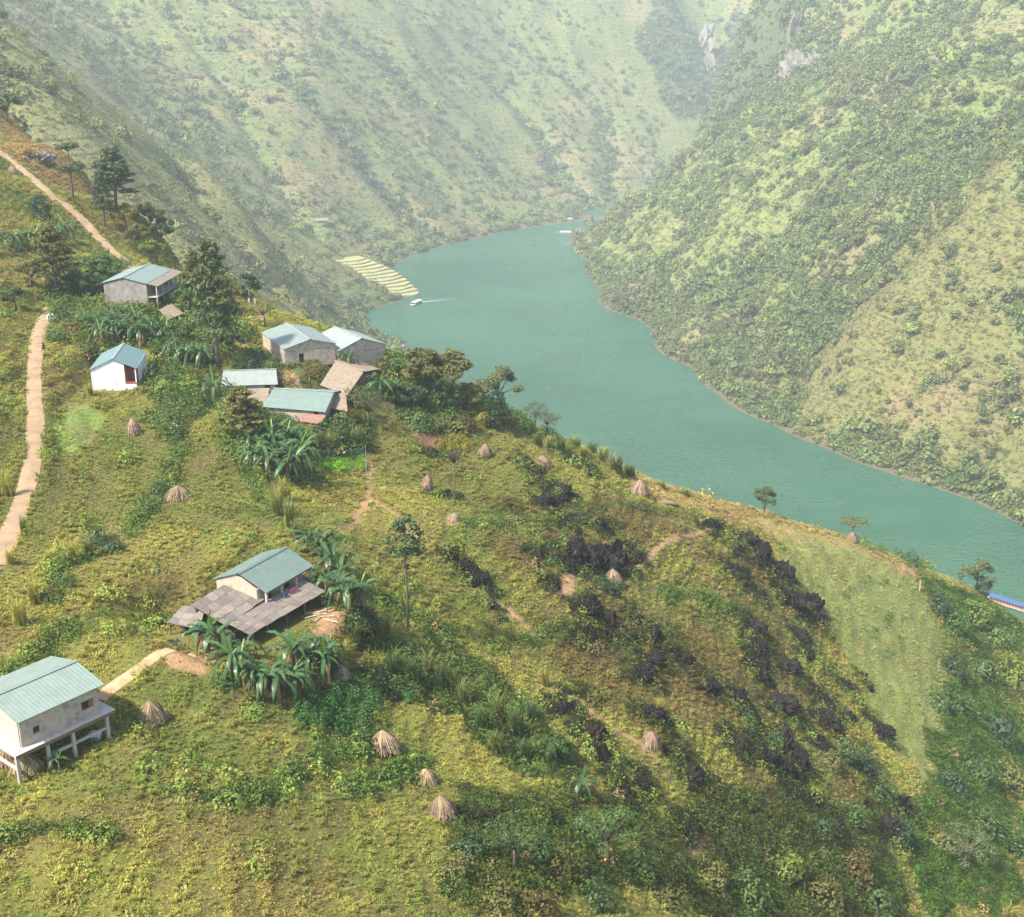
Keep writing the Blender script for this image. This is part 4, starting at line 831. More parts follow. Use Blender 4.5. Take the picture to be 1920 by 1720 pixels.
def tree_meshes(kind, seed, leafm):
    """trunk and crown for a tree one unit high"""
    r = random.Random(seed); g = np.random.default_rng(seed); tb = MB(); P = []; Nn = []
    def clump(c_, rx, rz, n):
        d = g.normal(size=(n, 3)); d /= np.linalg.norm(d, axis=1, keepdims=True); rad = g.uniform(.35, 1.0, n) ** .6
        n = int(n * {'pine': 1.15, 'tallthin': 1.2}.get(kind, 1.9)); d = g.normal(size=(n, 3)); d /= np.linalg.norm(d, axis=1, keepdims=True); rad = g.uniform(.35, 1.0, n) ** .6; P.append(np.array(c_) + d * rad[:, None] * np.array([rx, rx, rz])); Nn.append(d + g.normal(size=(n, 3)) * .5 + np.array([0, 0, .35]))
    def limb(a, b, r0, r1):
        a, b = Vector(a), Vector(b); m_ = a.lerp(b, .5) + Vector((0, 0, .03 * (b - a).length)); tb.tube([a, m_, b], [r0, (r0 + r1) / 2, r1], 5)
    ls, asp = .05, .55
    if kind == 'pine':                                          # flat tiers of branches round a straight trunk
        tb.tube([(0, 0, -.05), (.01, 0, .3), (0, .01, .7), (0, 0, .97)], [.022, .018, .011, .004], 7); ls = .042
        for k in range(8):
            z = .34 + .62 * k / 7; R_ = (.27 - .20 * (k / 7) ** 1.5) * r.uniform(.75, 1.15)
            for j in range(7):
                a = j * .9 + k * 1.3 + r.uniform(-.3, .3); q = R_ * r.uniform(.6, 1.1); e = (math.cos(a) * q, math.sin(a) * q, z + .02 + r.uniform(-.05, .05)); limb((0, 0, z - .01), e, .006, .002)
                for f in (.55, .85, 1.05): clump((e[0] * f, e[1] * f, e[2] + .005), .060 * r.uniform(.7, 1.25), .034, 20)
    elif kind == 'pads':                                        # two flattened crowns one above the other
        tb.tube([(0, 0, -.05), (.01, 0, .4), (0, 0, .95)], [.022, .016, .006], 7); ls = .045
        for z, R_, h_, n in ((.52, .24, .10, 11), (.86, .22, .07, 10)):
            for j in range(n): a = j * 2.4; q = R_ * math.sqrt((j + .5) / n); clump((math.cos(a) * q, math.sin(a) * q, z + r.uniform(-.02, .02) + h_ * .3 * (1 - q / R_)), .085, h_ * .55, 46); limb((0, 0, z - .08), (math.cos(a) * q, math.sin(a) * q, z - .02), .005, .002)
    elif kind == 'umbrella':
        tb.tube([(0, 0, -.05), (.02, 0, .35), (0, .02, .62)], [.035, .026, .018], 7); ls = .055
        for j in range(15):
            a = j * 2.4; q = .60 * math.sqrt((j + .5) / 15); e = (math.cos(a) * q, math.sin(a) * q, .80 + .10 * (1 - q) + r.uniform(-.03, .03)); limb((0, .02, .58), e, .012, .004); clump(e, .13, .055, 46)
    elif kind == 'tallthin':                                    # long bare trunk, tuft of a crown
        tb.tube([(0, 0, -.03), (.008, 0, .3), (-.004, .005, .6), (0, 0, .92)], [.010, .008, .006, .003], 7); ls = .032
        for j in range(26):
            t_ = r.random(); z = .68 + .30 * t_; R_ = .14 * math.sin(math.pi * (.18 + .75 * t_)) ; a = r.uniform(0, 6.28); q = R_ * r.uniform(.5, 1.1); e = (math.cos(a) * q, math.sin(a) * q, z); limb((0, 0, z - .05), e, .003, .001); clump(e, .045, .034, 36)
        for z in (.30, .45, .56): clump((.015, 0, z), .022, .018, 12)
    elif kind == 'sparse':                                      # open feathery crown with the limbs showing
        tb.tube([(0, 0, -.05), (.02, .01, .25), (.0, .02, .45)], [.026, .020, .015], 7); ls = .036
        for j in range(20):
            a = j * 2.4 + r.uniform(-.3, .3); q = .42 * math.sqrt((j + .6) / 20); z = .55 + .40 * r.random() * (1 - q * .9); e = (math.cos(a) * q, math.sin(a) * q, z); limb((0, .02, .40), e, .009, .002); clump(e, .11, .085, 34)
    elif kind == 'round':                                       # dense dark crown almost to the ground
        tb.tube([(0, 0, -.05), (0, 0, .5)], [.04, .02], 7); ls = .055
        for j in range(34):
            a = r.uniform(0, 6.28); z = .14 + .80 * r.random(); R_ = .36 * math.sin(math.pi * min(max((z - .02) / 1.0, .05), .97)) ** .6; q = R_ * r.uniform(.55, 1.0); clump((math.cos(a) * q, math.sin(a) * q, z), .12, .10, 46)
    else:                                                       # broad: lobes of leaves on spreading limbs, sky showing between
        tb.tube([(0, 0, -.05), (.02, 0, .22), (.0, .02, .42)], [.036, .028, .020], 7); ls = .050
        for j in range(13):
            a = j * 2.4 + r.uniform(-.4, .4); q = .40 * math.sqrt((j + .4) / 13) * r.uniform(.8, 1.15); z = .50 + .42 * (1 - (q / .5) ** 2) * r.uniform(.15, 1.0); e = (math.cos(a) * q, math.sin(a) * q, z); limb((0, .02, .36), e, .013, .004)
            for k in range(4): clump((e[0] + r.uniform(-.07, .07), e[1] + r.uniform(-.07, .07), e[2] + r.uniform(-.06, .06)), .095, .080, 46)
    return tb.mesh("trunk", M_BARK, True), leaf_mesh("crown", np.concatenate(P), np.concatenate(Nn), ls, asp, leafm, seed, .1)
_tc = {}
def tree(px, py, hpx, wpx, kind, leaf, label, name="tree", group=None):
    """a tree of its own, standing where the pixel meets the ground; size in metres from its distance"""
    key = (kind, leaf, (px + py) % 3)
    if key not in _tc: _tc[key] = tree_meshes(kind, hash((kind, leaf)) % 1000 * 0 + sum(map(ord, kind + leaf)) + key[2] * 17, LM[leaf])
    nat = {'pine': .58, 'pads': .56, 'umbrella': 1.3, 'tallthin': .30, 'sparse': .95, 'round': .80, 'broad': .95}[kind]
    p = gp(px, py); m_ = depth(p) / FPX; h_ = hpx * m_ * 1.18; w_ = wpx * m_ * 1.2 / nat
    t = thing(name, label, "tree", (p[0], p[1], p[2] - .1), random.uniform(0, 6.28), group); t.scale = (w_, w_, h_)
    obj("trunk", _tc[key][0], t); obj("crown", _tc[key][1], t); return t
TREES = [
 (138,374,96,42,'pads','pine',"slim tree with two stacked flat crowns above the upper road"), (218,394,92,76,'pine','pine',"tall conifer with wide flat tiers on the left skyline"),
 (197,426,86,42,'pine','pine',"narrow dusty conifer just left of the widest skyline conifer"), (108,560,112,78,'pine','olive',"olive tiered tree where the lower road ends"),
 (410,688,190,86,'pine','pine',"tallest tiered tree, its trunk rising between the white hut and the barns"), (367,548,66,44,'pine','olive',"small rust olive tree right of the two-storey house"),
 (497,613,52,64,'sparse','olive',"leaning open tree just behind the long barn's left corner"), (468,566,46,40,'round','dark',"dark round tree left of the small pale gatepost on the ridge"),
 (238,438,52,52,'broad','yellow',"yellow-green tree right beside the upper road, leftmost of its clump"), (284,440,56,54,'broad','olive',"olive tree on the skyline right of the conifers"),
 (305,466,52,46,'broad','green',"green tree at the right end of the skyline clump"), (258,470,46,46,'broad','olive',"olive tree behind the two-storey house roof"), (284,492,40,44,'broad','lime',"lime green tree touching the two-storey house roof ridge"),
 (195,524,46,62,'broad','green',"leafy tree left behind the two-storey house"), (150,560,52,56,'broad','green',"leafy tree left of the two-storey house, nearer the road"), (176,560,40,40,'round','dark',"dark tree against the left wall of the two-storey house"),
 (765,1182,196,64,'tallthin','pine',"tall thin tree with a bare trunk in the middle of the field"), (852,950,126,62,'umbrella','yellow',"spindly tree with thin yellow crown among the haystacks"),
 (815,752,92,118,'broad','olive',"biggest spreading olive tree on the ridge right of the barns"), (775,775,56,70,'broad','dark',"dark tree under the biggest ridge tree, left side"), (840,772,52,46,'round','dark',"dark bushy tree under the biggest ridge tree, right side"),
 (935,752,72,72,'broad','dusty',"airy tree standing out against the water on the ridge"), (932,806,64,44,'round','dark',"dense dark egg-shaped tree on the ridge"),
 (1003,796,48,42,'sparse','dusty',"pale feathery tree just over the ridge edge"), (1027,800,40,48,'sparse','dusty',"low feathery tree at the ridge edge, right of its pale twin"),
 (1432,955,46,46,'broad','dusty',"small lone tree before the water at the ridge field's top"), (1598,1006,40,48,'umbrella','olive',"flat-topped tree growing out of a haystack on the ridge"),
 (1829,1106,56,56,'broad','dusty',"tree on the right slope just above the blue boat"), (1842,1104,34,28,'round','dark',"small dark tree touching the tree above the blue boat"),
 (964,1640,120,104,'sparse','green',"feathery tree at the bottom centre, left one of two"), (1140,1625,118,106,'sparse','green',"feathery tree at the bottom centre, right one of two"),
 (455,832,92,92,'pine','olive',"wide layered tree left of the banana grove below the village"), (690,806,78,66,'sparse','dusty',"grey thin-leaved tree right of the ragged thatched shed"),
 (1806,1625,66,96,'sparse','dusty',"pale feathery tree low on the right slope"), (1042,1432,60,60,'broad','green',"blue-green leafy tree beside the lone lower banana plant"),
 (356,588,60,52,'broad','green',"green tree at the two-storey house's far right corner"), (392,570,62,54,'broad','olive',"olive tree between the two-storey house and the tallest tiered tree"), (430,590,56,54,'broad','olive',"olive tree right of the tallest tiered tree's crown"), (340,648,44,44,'round','green',"round green tree before the little thatched hut"), (432,668,50,54,'broad','green',"leafy tree at the tallest tiered tree's foot"), (60,540,48,54,'broad','olive',"olive tree left of the lower road's upper end"), (30,585,44,54,'broad','green',"leafy tree at the left edge beside the lower road"),
 (760,720,52,60,'broad','green',"green tree directly right of the shorter barn"), (880,770,52,62,'broad','olive',"olive tree between the biggest ridge tree and the egg-shaped tree"), (14,232,50,56,'broad','green',"leafy tree at the top left end of the ridge"), (79,418,44,34,'round','dark',"dark little tree below the upper road, left part"), (478,806,44,44,'broad','dark',"dark tree between the layered tree and the banana grove")]
for a in TREES: tree(*a)

# ---- banana plants
def banana_leaf(seed, arch, up):
    r = random.Random(seed); V = []; Fq = []; lf = []; n = 9; Ln = 2.8
    for i in range(n + 1):
        t_ = i / n; x = Ln * (t_ * (1 - .25 * arch * t_)); z = Ln * (up * t_ - arch * t_ ** 2.1); w = .185 * math.sin(math.pi * min(max(t_ * .93 + .07, .0), 1)) ** .55 * (0 if i == n else 1) + .015
        tear = 1 - .35 * r.random() * (i % 2); V += [(x - .1 * r.random(), -w * tear, z + .30 * w - .16 * (i % 2) * r.random()), (x, 0, z), (x - .1 * r.random(), w * tear, z + .30 * w - .16 * (i % 2) * r.random())]; lf += [.35, .75, .45]
    for i in range(n): a = 3 * i; Fq += [(a, a + 1, a + 4, a + 3), (a + 1, a + 2, a + 5, a + 4)]
    return V, Fq, lf
def _bl(seed, arch, up, mat):
    V, Fq, lf = banana_leaf(seed, arch, up); me = mesh_from("leaf", V, Fq, mat, True); a = me.attributes.new("leaf", 'FLOAT', 'POINT'); a.data.foreach_set("value", np.array(lf, np.float32)); return me
BL = [_bl(i, a, u, LM["banana"]) for i, (a, u) in enumerate([(.85, .62), (1.05, .78), (1.2, .60), (.95, 1.1), (.70, .95)])]; BLN = [_bl(9, .08, 1.6, LM["newbanana"]), _bl(10, .2, 1.2, LM["newbanana"])]; BLD = [_bl(11, 1.5, .1, LM["deadbanana"]), _bl(12, 1.7, .25, LM["deadbanana"])]
BST = MB().tube([(0, 0, -.3), (.03, 0, .8), (0, .02, 1.7), (0, 0, 2.1)], [.17, .15, .11, .07], 8).mesh("stem", M_BSTEM, True)
ORD = ["leftmost", "second from left", "third from left", "fourth from left", "fifth from left", "sixth from left", "seventh from left", "eighth from left", "ninth from left", "tenth from left", "eleventh from left", "twelfth from left", "thirteenth from left", "fourteenth from left", "fifteenth from left", "sixteenth from left", "seventeenth from left", "eighteenth from left", "nineteenth from left", "twentieth from left"]
def ordered(items, phrase):
    """label each of a set by its rank from left to right; the last is called rightmost"""
    it = sorted(items, key=lambda a: a[0]); n = len(it)
    return [(a, ("rightmost" if i == n - 1 and n > 1 else ORD[i]) + " of the " + phrase if n > 1 else phrase) for i, a in enumerate(it)]
def banana(px, py, hpx, label, group):
    p = gp(px, py); s_ = hpx * depth(p) / FPX / 3.7; r = random.Random(px * 31 + py); t = thing("banana_plant", label, "banana plant", (p[0], p[1], p[2] - .05), r.uniform(0, 6.28), group, s_)
    obj("stem", BST, t); n = r.randint(13, 15)
    for i in range(n): obj("leaf", r.choice(BL), t, (0, 0, 1.85 + .12 * r.random()), (r.uniform(-.25, .25), r.uniform(-.2, .2), i * 2.4 + r.uniform(-.4, .4)), r.uniform(.75, 1.1))
    obj("leaf", BLN[r.randint(0, 1)], t, (0, 0, 2.0), (0, -.1, r.uniform(0, 6.28)), r.uniform(.40, .65))
    for i in range(r.randint(1, 3)): obj("leaf", BLD[r.randint(0, 1)], t, (0, 0, 1.7), (0, 0, r.uniform(0, 6.28)), r.uniform(.6, .85))
for grp, phrase, items in [
  ("banana plants behind the farmhouse", "banana plants at the farmhouse's right rear corner", [(584,1040,66),(600,1062,82),(622,1084,80),(640,1110,84),(655,1152,96),(636,1134,74),(676,1138,72),(612,1112,60)]),
  ("banana plants before the farmhouse", "banana plants along the farmhouse's front yard", [(390,1222,80),(408,1236,96),(436,1268,88),(452,1284,80),(478,1296,74),(498,1310,90),(524,1318,100),(548,1304,86),(552,1258,88),(582,1264,80),(606,1272,82),(574,1300,70),(462,1244,66),(620,1246,66)]),
  ("banana grove below the village", "banana plants in the grove below the village", [(474,858,62),(486,880,66),(506,900,74),(524,884,78),(540,906,76),(556,900,86),(570,876,74),(512,852,66),(540,846,62),(494,838,56),(564,846,56),(528,826,52)]),
  ("banana plants by the two-storey house", "banana plants in front of the two-storey house", [(162,620,50),(178,632,52),(190,648,54),(204,628,58),(216,644,58),(232,632,56),(244,648,58),(258,628,56),(270,650,60),(286,640,54),(300,628,48),(206,612,46),(232,608,46),(314,644,46)]),
  ("banana plants right of the white hut", "banana plants right of the white hut", [(322,672,48),(334,686,52),(350,690,56),(366,684,52),(384,690,54),(398,676,46)]),
  ("banana plants by the upper road", "banana plants below the upper road at the left edge", [(14,474,46),(30,470,50),(52,466,44),(68,470,50),(108,456,44),(126,452,46)])]:
    for (a, lab) in ordered(items, phrase): banana(*a, lab, grp)
banana(403, 756, 62, "banana plant at the left end of the almost white roof", None); banana(655, 694, 44, "young banana plant between the two block barns", None); banana(713, 748, 62, "tall banana plant with brown trunk right of the thatched shed", None)
banana(742, 752, 50, "banana plant in the shade right of the brown-trunked one", None); banana(1089, 1492, 58, "lone banana plant in the gully at the lower centre", None); banana(112, 1445, 46, "small banana plant beside the stilts of the lower left house", None)
banana(186, 1010, 34, "broad-leaved low plant on the dark bank of the left field", None)

# ---- tall grass and reeds
RG = {k: [blades("blades", 90, 1.25, .75, .045, LM[k], 300 + i, .42, 4, .28) for i in range(3)] for k in ("reed", "reedyellow", "reeddark")}
def reed(px, py, hpx, wpx, kind, label, group):
    p = gp(px, py); m_ = depth(p) / FPX; t = obj("reed_clump", random.choice(RG[kind]), None, (p[0], p[1], p[2] - .1), (0, 0, random.uniform(0, 6.28))); t.scale = (wpx * m_ / 1.3, wpx * m_ / 1.3, hpx * m_ * 1.05); tag(t, label, "grass clump", group)
for grp, phrase, items in [
  ("yellow grass clumps at the left edge", "tall yellow grass clumps on the bank at the left edge", [(38,1172,70,62,'reedyellow'),(66,1132,62,52,'reedyellow'),(140,1052,56,44,'reedyellow'),(168,1046,52,44,'reed'),(14,930,66,44,'reedyellow')]),
  ("grass clumps by the lower road", "green grass clumps on the lower road's verge", [(45,1000,48,28,'reed'),(20,1058,40,34,'reedyellow')]),
  ("reeds below the banana grove", "tall reeds below the banana grove", [(520,968,74,56,'reed'),(545,992,80,56,'reed'),(536,940,60,50,'reedyellow'),(560,1010,50,44,'reed')]),
  ("cane row behind the green garden", "cane clumps in the row behind the bright green garden", [(604,850,56,46,'reeddark'),(626,846,58,46,'reed'),(648,842,58,46,'reeddark'),(668,838,54,46,'reed'),(684,846,44,40,'reeddark')]),
  ("reeds along the ridge", "reed clumps on the ridge edge before the water", [(1008,836,34,40,'reed'),(1050,848,40,46,'reeddark'),(1078,842,34,50,'reed'),(1110,850,32,44,'reeddark'),(1130,864,36,56,'reed'),(1154,884,46,64,'reed'),(1180,892,30,50,'reeddark'),(1240,918,24,44,'reed'),(1284,930,20,44,'reed'),(1094,856,28,40,'reedyellow'),(1030,838,28,36,'reedyellow')]),
  ("tall grass right of the farmhouse", "grass clumps on the bank right of the farmhouse yard", [(662,1208,58,56,'reed'),(700,1188,62,44,'reeddark'),(724,1194,66,44,'reed'),(650,1230,40,44,'reedyellow')]),
  ("cane thicket in the middle gully", "arching cane clumps in the dark gully right of the farmhouse", [(742,1268,70,66,'reeddark'),(776,1288,76,70,'reeddark'),(806,1272,70,66,'reed'),(836,1290,64,60,'reeddark'),(872,1318,60,60,'reed'),(906,1372,72,64,'reeddark'),(938,1352,72,60,'reed'),(968,1382,78,64,'reeddark'),(996,1352,60,54,'reeddark'),(930,1410,56,54,'reed'),(985,1425,56,54,'reeddark')])]:
    for (a, lab) in ordered(items, phrase): reed(*a, lab, grp)
reed(1022, 1286, 46, 34, 'reedyellow', "single golden grass clump where the lower trail begins", None); reed(1892, 1722, 34, 60, 'reedyellow', "dry golden grass plume at the bottom right corner", None); reed(1240, 1336, 36, 44, 'reedyellow', "pale flowering clump above the small lower haystack", None)
reed(170, 742, 30, 26, 'reedyellow', "yellow grass clump at the white hut's left corner", None)

# ---- bushes
SB = {}
def bush_mesh(leaf, i):
    if (leaf, i) not in SB:
        P, d = dome(520, .5, .85, 400 + i, .45, .5); SB[(leaf, i)] = (leaf_mesh("foliage", P, d, .10, .6, LM[leaf], 410 + i, .1), MB().tube([(0, 0, -.15), (.03, .01, .2), (.0, .03, .5)], [.03, .022, .01], 5).tube([(0, 0, .1), (.2, .1, .45)], [.018, .008], 5).tube([(0, 0, .1), (-.18, -.08, .48)], [.018, .008], 5).mesh("stem", M_BARK))
    return SB[(leaf, i)]
def bush(px, py, hpx, wpx, leaf, label, group):
    p = gp(px, py); m_ = depth(p) / FPX; f, s_ = bush_mesh(leaf, (px + py) % 3); t = thing("bush", label, "bush", (p[0], p[1], p[2] - .08), random.uniform(0, 6.28), group); t.scale = (wpx * m_, wpx * m_, hpx * m_ * 1.1); obj("foliage", f, t); obj("stem", s_, t)
for grp, phrase, items in [
  ("bushes right of the white hut", "bushes in the hedge running down from the white hut", [(286,716,34,44,'green'),(312,742,44,56,'lime'),(340,768,44,58,'green'),(322,800,36,50,'green'),(352,736,40,46,'lime'),(334,824,28,38,'dark'),(366,716,36,44,'olive')]),
  ("bushes left of the long barn", "bushes against the long barn's left wall", [(488,680,44,50,'dark'),(508,694,32,38,'green'),(466,672,34,38,'olive'),(450,690,34,40,'green'),(476,694,28,34,'dark')]),
  ("bushes below the two-storey house", "bushes between the two-storey house and the road", [(116,610,44,50,'green'),(140,636,44,54,'rust'),(124,588,34,40,'dark'),(160,660,34,44,'olive'),(100,640,30,40,'green')]),
  ("bushes on the ridge right of the barns", "low bushes under the ridge trees", [(788,800,42,56,'green'),(818,800,36,50,'olive'),(858,808,40,70,'olive'),(882,806,30,40,'rust'),(900,790,36,46,'yellow'),(746,700,30,44,'green'),(724,690,30,36,'rust'),(955,800,26,36,'rust'),(760,780,30,40,'dark')]),
  ("bushes on the dark field bank", "bushes on the curved bank of the left field", [(300,926,34,46,'green'),(276,952,36,50,'green'),(252,978,32,46,'lime'),(210,1030,34,54,'dark'),(180,1024,34,50,'dark'),(316,894,30,40,'olive'),(120,1096,30,46,'green'),(96,1126,34,50,'olive')]),
  ("dark bushes by the black rocks", "dark bushes among the middle rocks", [(1128,1106,34,40,'dark'),(1150,1112,36,44,'dark'),(1060,1010,24,34,'green'),(1020,1012,22,34,'rust'),(1196,1040,24,36,'green'),(1088,976,22,32,'dark')]),
  ("bushes in the bottom thicket", "bushes in the thicket along the bottom edge", [(880,1600,56,64,'dark'),(846,1640,50,64,'olive'),(1010,1600,56,70,'green'),(1060,1640,56,70,'olive'),(1090,1560,56,64,'green'),(1200,1640,60,76,'green'),(1250,1700,60,80,'olive'),(1330,1660,56,72,'olive'),(1400,1690,60,80,'green'),(1470,1640,56,72,'lime'),(1540,1690,60,84,'olive'),(1600,1640,60,76,'rust'),(1640,1700,64,84,'green'),(930,1700,60,80,'olive'),(1010,1710,60,80,'rust'),(1120,1700,60,80,'green')]),
  ("bushes on the lower rocky spur", "bushes among the rocks of the lower right spur", [(1520,1490,40,50,'lime'),(1580,1420,46,60,'green'),(1620,1440,46,60,'dark'),(1560,1440,40,50,'olive'),(1600,1380,34,44,'yellow'),(1650,1500,50,60,'green'),(1690,1580,56,70,'dark'),(1600,1540,46,60,'green'),(1540,1560,44,60,'dark'),(1450,1400,34,44,'green'),(1400,1360,30,40,'green')]),
  ("bushes on the green right slope", "bushes on the steep green slope at the right edge", [(1760,1150,46,54,'dark'),(1790,1180,44,56,'green'),(1830,1160,46,60,'lime'),(1870,1200,50,64,'green'),(1780,1260,50,60,'dark'),(1840,1260,52,66,'green'),(1900,1280,56,70,'lime'),(1800,1340,56,70,'green'),(1870,1380,60,76,'dark'),(1760,1330,46,60,'green'),(1830,1450,60,76,'green'),(1900,1480,60,80,'olive'),(1780,1480,50,66,'dark'),(1850,1560,60,80,'green'),(1910,1600,60,80,'green'),(1760,1580,50,66,'olive')]),
  ("bushes between the village roofs", "bushes filling the gaps between the village roofs", [(536,724,26,34,'olive'),(590,704,34,40,'rust'),(604,712,30,32,'lime'),(664,760,40,50,'olive'),(690,742,36,44,'green'),(428,742,30,40,'green'),(470,780,36,46,'lime'),(636,800,34,50,'green'),(600,812,30,46,'green'),(654,792,30,40,'olive'),(572,806,26,40,'lime')]),
  ("bushes round the farmhouse", "bushes packed round the farmhouse bananas", [(420,1282,40,52,'green'),(500,1262,44,56,'yellow'),(536,1286,40,52,'olive'),(590,1240,40,50,'green'),(630,1262,40,50,'dark'),(664,1180,44,54,'green'),(690,1170,40,50,'dark'),(610,1132,30,40,'dark'),(470,1340,30,60,'lime')]),
  ("bushes over the ridge field edge", "bushes showing over the ridge field's outer edge", [(1618,1010,22,30,'lime'),(1652,1024,22,28,'lime'),(1690,1044,30,38,'green'),(1712,1054,32,40,'green'),(1734,1064,28,36,'lime')])]:
    for (a, lab) in ordered(items, phrase): bush(*a, lab, grp)
# ------------------------------------------------------------------ karst rocks
def rock_mat(name, dark, pale):
    m, nt, out = new_mat(name); p = nd(nt, "ShaderNodeBsdfPrincipled"); L(nt, p.outputs[0], out.inputs[0]); p.inputs['Roughness'].default_value = .95; p.inputs['Specular IOR Level'].default_value = .08; tc = nd(nt, "ShaderNodeTexCoord"); v = tc.outputs['Object']
    mp = nd(nt, "ShaderNodeMapping"); mp.inputs['Scale'].default_value = (7, 7, 1.3); L(nt, v, mp.inputs[0]); n1 = noise_node(nt, 1.2, 7, .7, mp.outputs[0])
    c = ramp(nt, n1.outputs[0], [(.35, dark), (.58, tuple(x * 1.8 for x in dark)), (.74, pale)]).outputs[0]; L(nt, c, p.inputs['Base Color'])
    b = nd(nt, "ShaderNodeBump"); b.inputs['Strength'].default_value = .8; b.inputs['Distance'].default_value = .12; n2 = noise_node(nt, 3.0, 8, .75, mp.outputs[0]); L(nt, n2.outputs[0], b.inputs['Height']); L(nt, b.outputs[0], p.inputs['Normal']); return m
M_ROCK = rock_mat("black_limestone", (.011, .010, .009), (.120, .112, .102)); M_PALEROCK = rock_mat("grey_limestone", (.10, .085, .08), (.28, .24, .22)); M_LICHEN = rock_mat("brownish_limestone", (.017, .014, .011), (.105, .088, .070))
def rock_mesh(seed, mat):
    r = np.random.default_rng(seed); bm = bmesh.new(); bmesh.ops.create_icosphere(bm, subdivisions=4, radius=1.0); co = np.array([v.co[:] for v in bm.verts])
    k = r.normal(size=(6, 3)); k[:, 2] = np.abs(k[:, 2]) * .8; k /= np.linalg.norm(k, axis=1, keepdims=True); h_ = r.uniform(.5, 1.0, 6)
    th = np.arctan2(co[:, 1], co[:, 0]); lob = np.max((np.clip(co @ k.T, 0, 1) ** 4) * h_, axis=1)
    n1 = fbm(th * 3.0 + 20, co[:, 2] * .8 + seed, .5, 4, seed); n2 = fbm(co[:, 0] * 2 + co[:, 2] + 9, co[:, 1] * 2 - co[:, 2] + 5, .35, 4, seed + 7)
    rad = .55 + .55 * lob + (n1 - .5) * .85 + (n2 - .5) * .7; co = co * rad[:, None] * np.array([.62, .55, .95]); co[:, 2] = np.where(co[:, 2] < -.15, -.15 + co[:, 2] * .2, co[:, 2])
    sp = fbm(co[:, 0] + 3, co[:, 1] + 3, .22, 2, seed + 3); co[:, 2] += np.clip(sp - .45, 0, 1) * .75 * np.clip(co[:, 2], 0, 1)             # pinnacles and flutes
    for v, c_ in zip(bm.verts, co): v.co = c_
    me = bpy.data.meshes.new("rock"); bm.to_mesh(me); bm.free(); me.materials.append(mat); return me
ROCKPOS = []
ROCKM = [rock_mesh(700 + i, M_ROCK if i < 5 else M_LICHEN) for i in range(8)]; PALEM = [rock_mesh(720 + i, M_PALEROCK) for i in range(2)]
def rock(px, py, wpx, hpx, label, group, pale=False):
    p = gp(px, py); m_ = depth(p) / FPX; r = random.Random(px * 7 + py); o = obj("rock", (PALEM if pale else ROCKM)[r.randrange(2 if pale else 8)], None, (p[0], p[1], p[2] - .25), (r.uniform(-.3, .3), r.uniform(-.3, .3), r.uniform(0, 6.28)))
    o.scale = (wpx * m_ * 1.12, wpx * m_ * r.uniform(.9, 1.3), hpx * m_ * r.uniform(.5, .75) + .25); tag(o, label, "rock", group); ROCKPOS.append((p[0], p[1], wpx * m_ * .6))
for grp, phrase, items in [
  ("rocks on the upper field", "black rocks scattered on the upper field between haystacks", [(987,872,32,18),(1014,906,20,16),(1051,926,42,30),(1021,942,36,20),(832,932,24,20),(812,848,20,13),(1075,862,15,13),(1098,880,20,10),(1030,905,16,14)]),
  ("big black outcrop in the middle", "rocks of the big black outcrop in the middle", [(1061,984,22,18),(1095,984,24,24),(1122,988,32,30),(1072,1050,56,58),(1098,1056,52,56),(1124,1056,52,60),(1148,1052,46,64),(1186,1046,38,30),(1004,1042,20,18),(1060,1062,34,30)]),
  ("rocks by the crossing trail", "dark rocks in a line beside the crossing field trail", [(866,1062,28,26),(880,1076,32,32),(897,1092,34,34),(923,1138,22,18),(912,1104,18,16)]),
  ("rocks below the big outcrop", "dark rocks on the slope below the big outcrop", [(1038,1098,22,32),(1105,1144,38,38),(1142,1172,26,44),(1142,1198,26,36),(1102,1192,32,32),(1193,1166,26,22),(1223,1196,38,34),(1186,1204,24,24),(1213,1228,52,16),(1085,1200,22,20),(1203,1268,38,28),(1217,1344,44,40),(1282,1240,28,26),(1262,1226,20,18)]),
  ("rocks along the field's inner edge", "black rocks along the pale field's inner edge", [(1327,984,32,20),(1346,994,28,22),(1391,1010,42,14),(1418,1036,46,46),(1381,1036,24,20),(1364,1060,22,18),(1384,1076,30,28),(1425,1058,34,34),(1452,1070,40,42),(1466,1078,34,46),(1405,1102,24,24),(1428,1122,17,16),(1479,1132,42,44),(1498,1148,32,38),(1523,1132,34,34),(1536,1170,28,28)]),
  ("rocks in the vertical row", "black rocks in the near vertical row on the right spur", [(1413,1182,38,30),(1415,1210,30,34),(1418,1240,30,38),(1426,1268,40,34)]),
  ("rocks on the middle of the right spur", "black rocks on the middle of the right spur", [(1472,1252,46,44),(1502,1196,28,28),(1513,1228,28,34),(1329,1288,42,24),(1378,1312,42,28),(1462,1322,58,46),(1521,1290,24,26),(1543,1318,32,30),(1632,1294,12,18),(1617,1270,17,17),(1583,1284,28,18),(1403,1346,28,28)]),
  ("rocks at the spur's foot", "black rocks of the craggy lower end of the right spur", [(1552,1360,48,40),(1587,1346,28,26),(1651,1372,36,30),(1472,1396,40,62),(1492,1430,38,48),(1438,1418,42,26),(1463,1442,48,34),(1537,1398,34,34),(1382,1396,38,34),(1495,1464,32,20),(1630,1470,32,26),(1690,1512,28,34),(1559,1540,28,26),(1665,1556,52,50),(1488,1490,22,20),(1286,1556,32,17),(1293,1448,42,25),(1251,1356,20,32),(1275,1412,24,20)]),
  ("rocks in the lower gully", "dark rocks along the lower trail and gully", [(1112,1376,42,38),(1126,1420,38,52),(1055,1332,38,28),(1200,1474,28,34),(1170,1482,28,18),(887,1534,32,20),(1085,1300,24,18)])]:
    for (a, lab) in ordered(items, phrase): rock(*a, lab, grp)
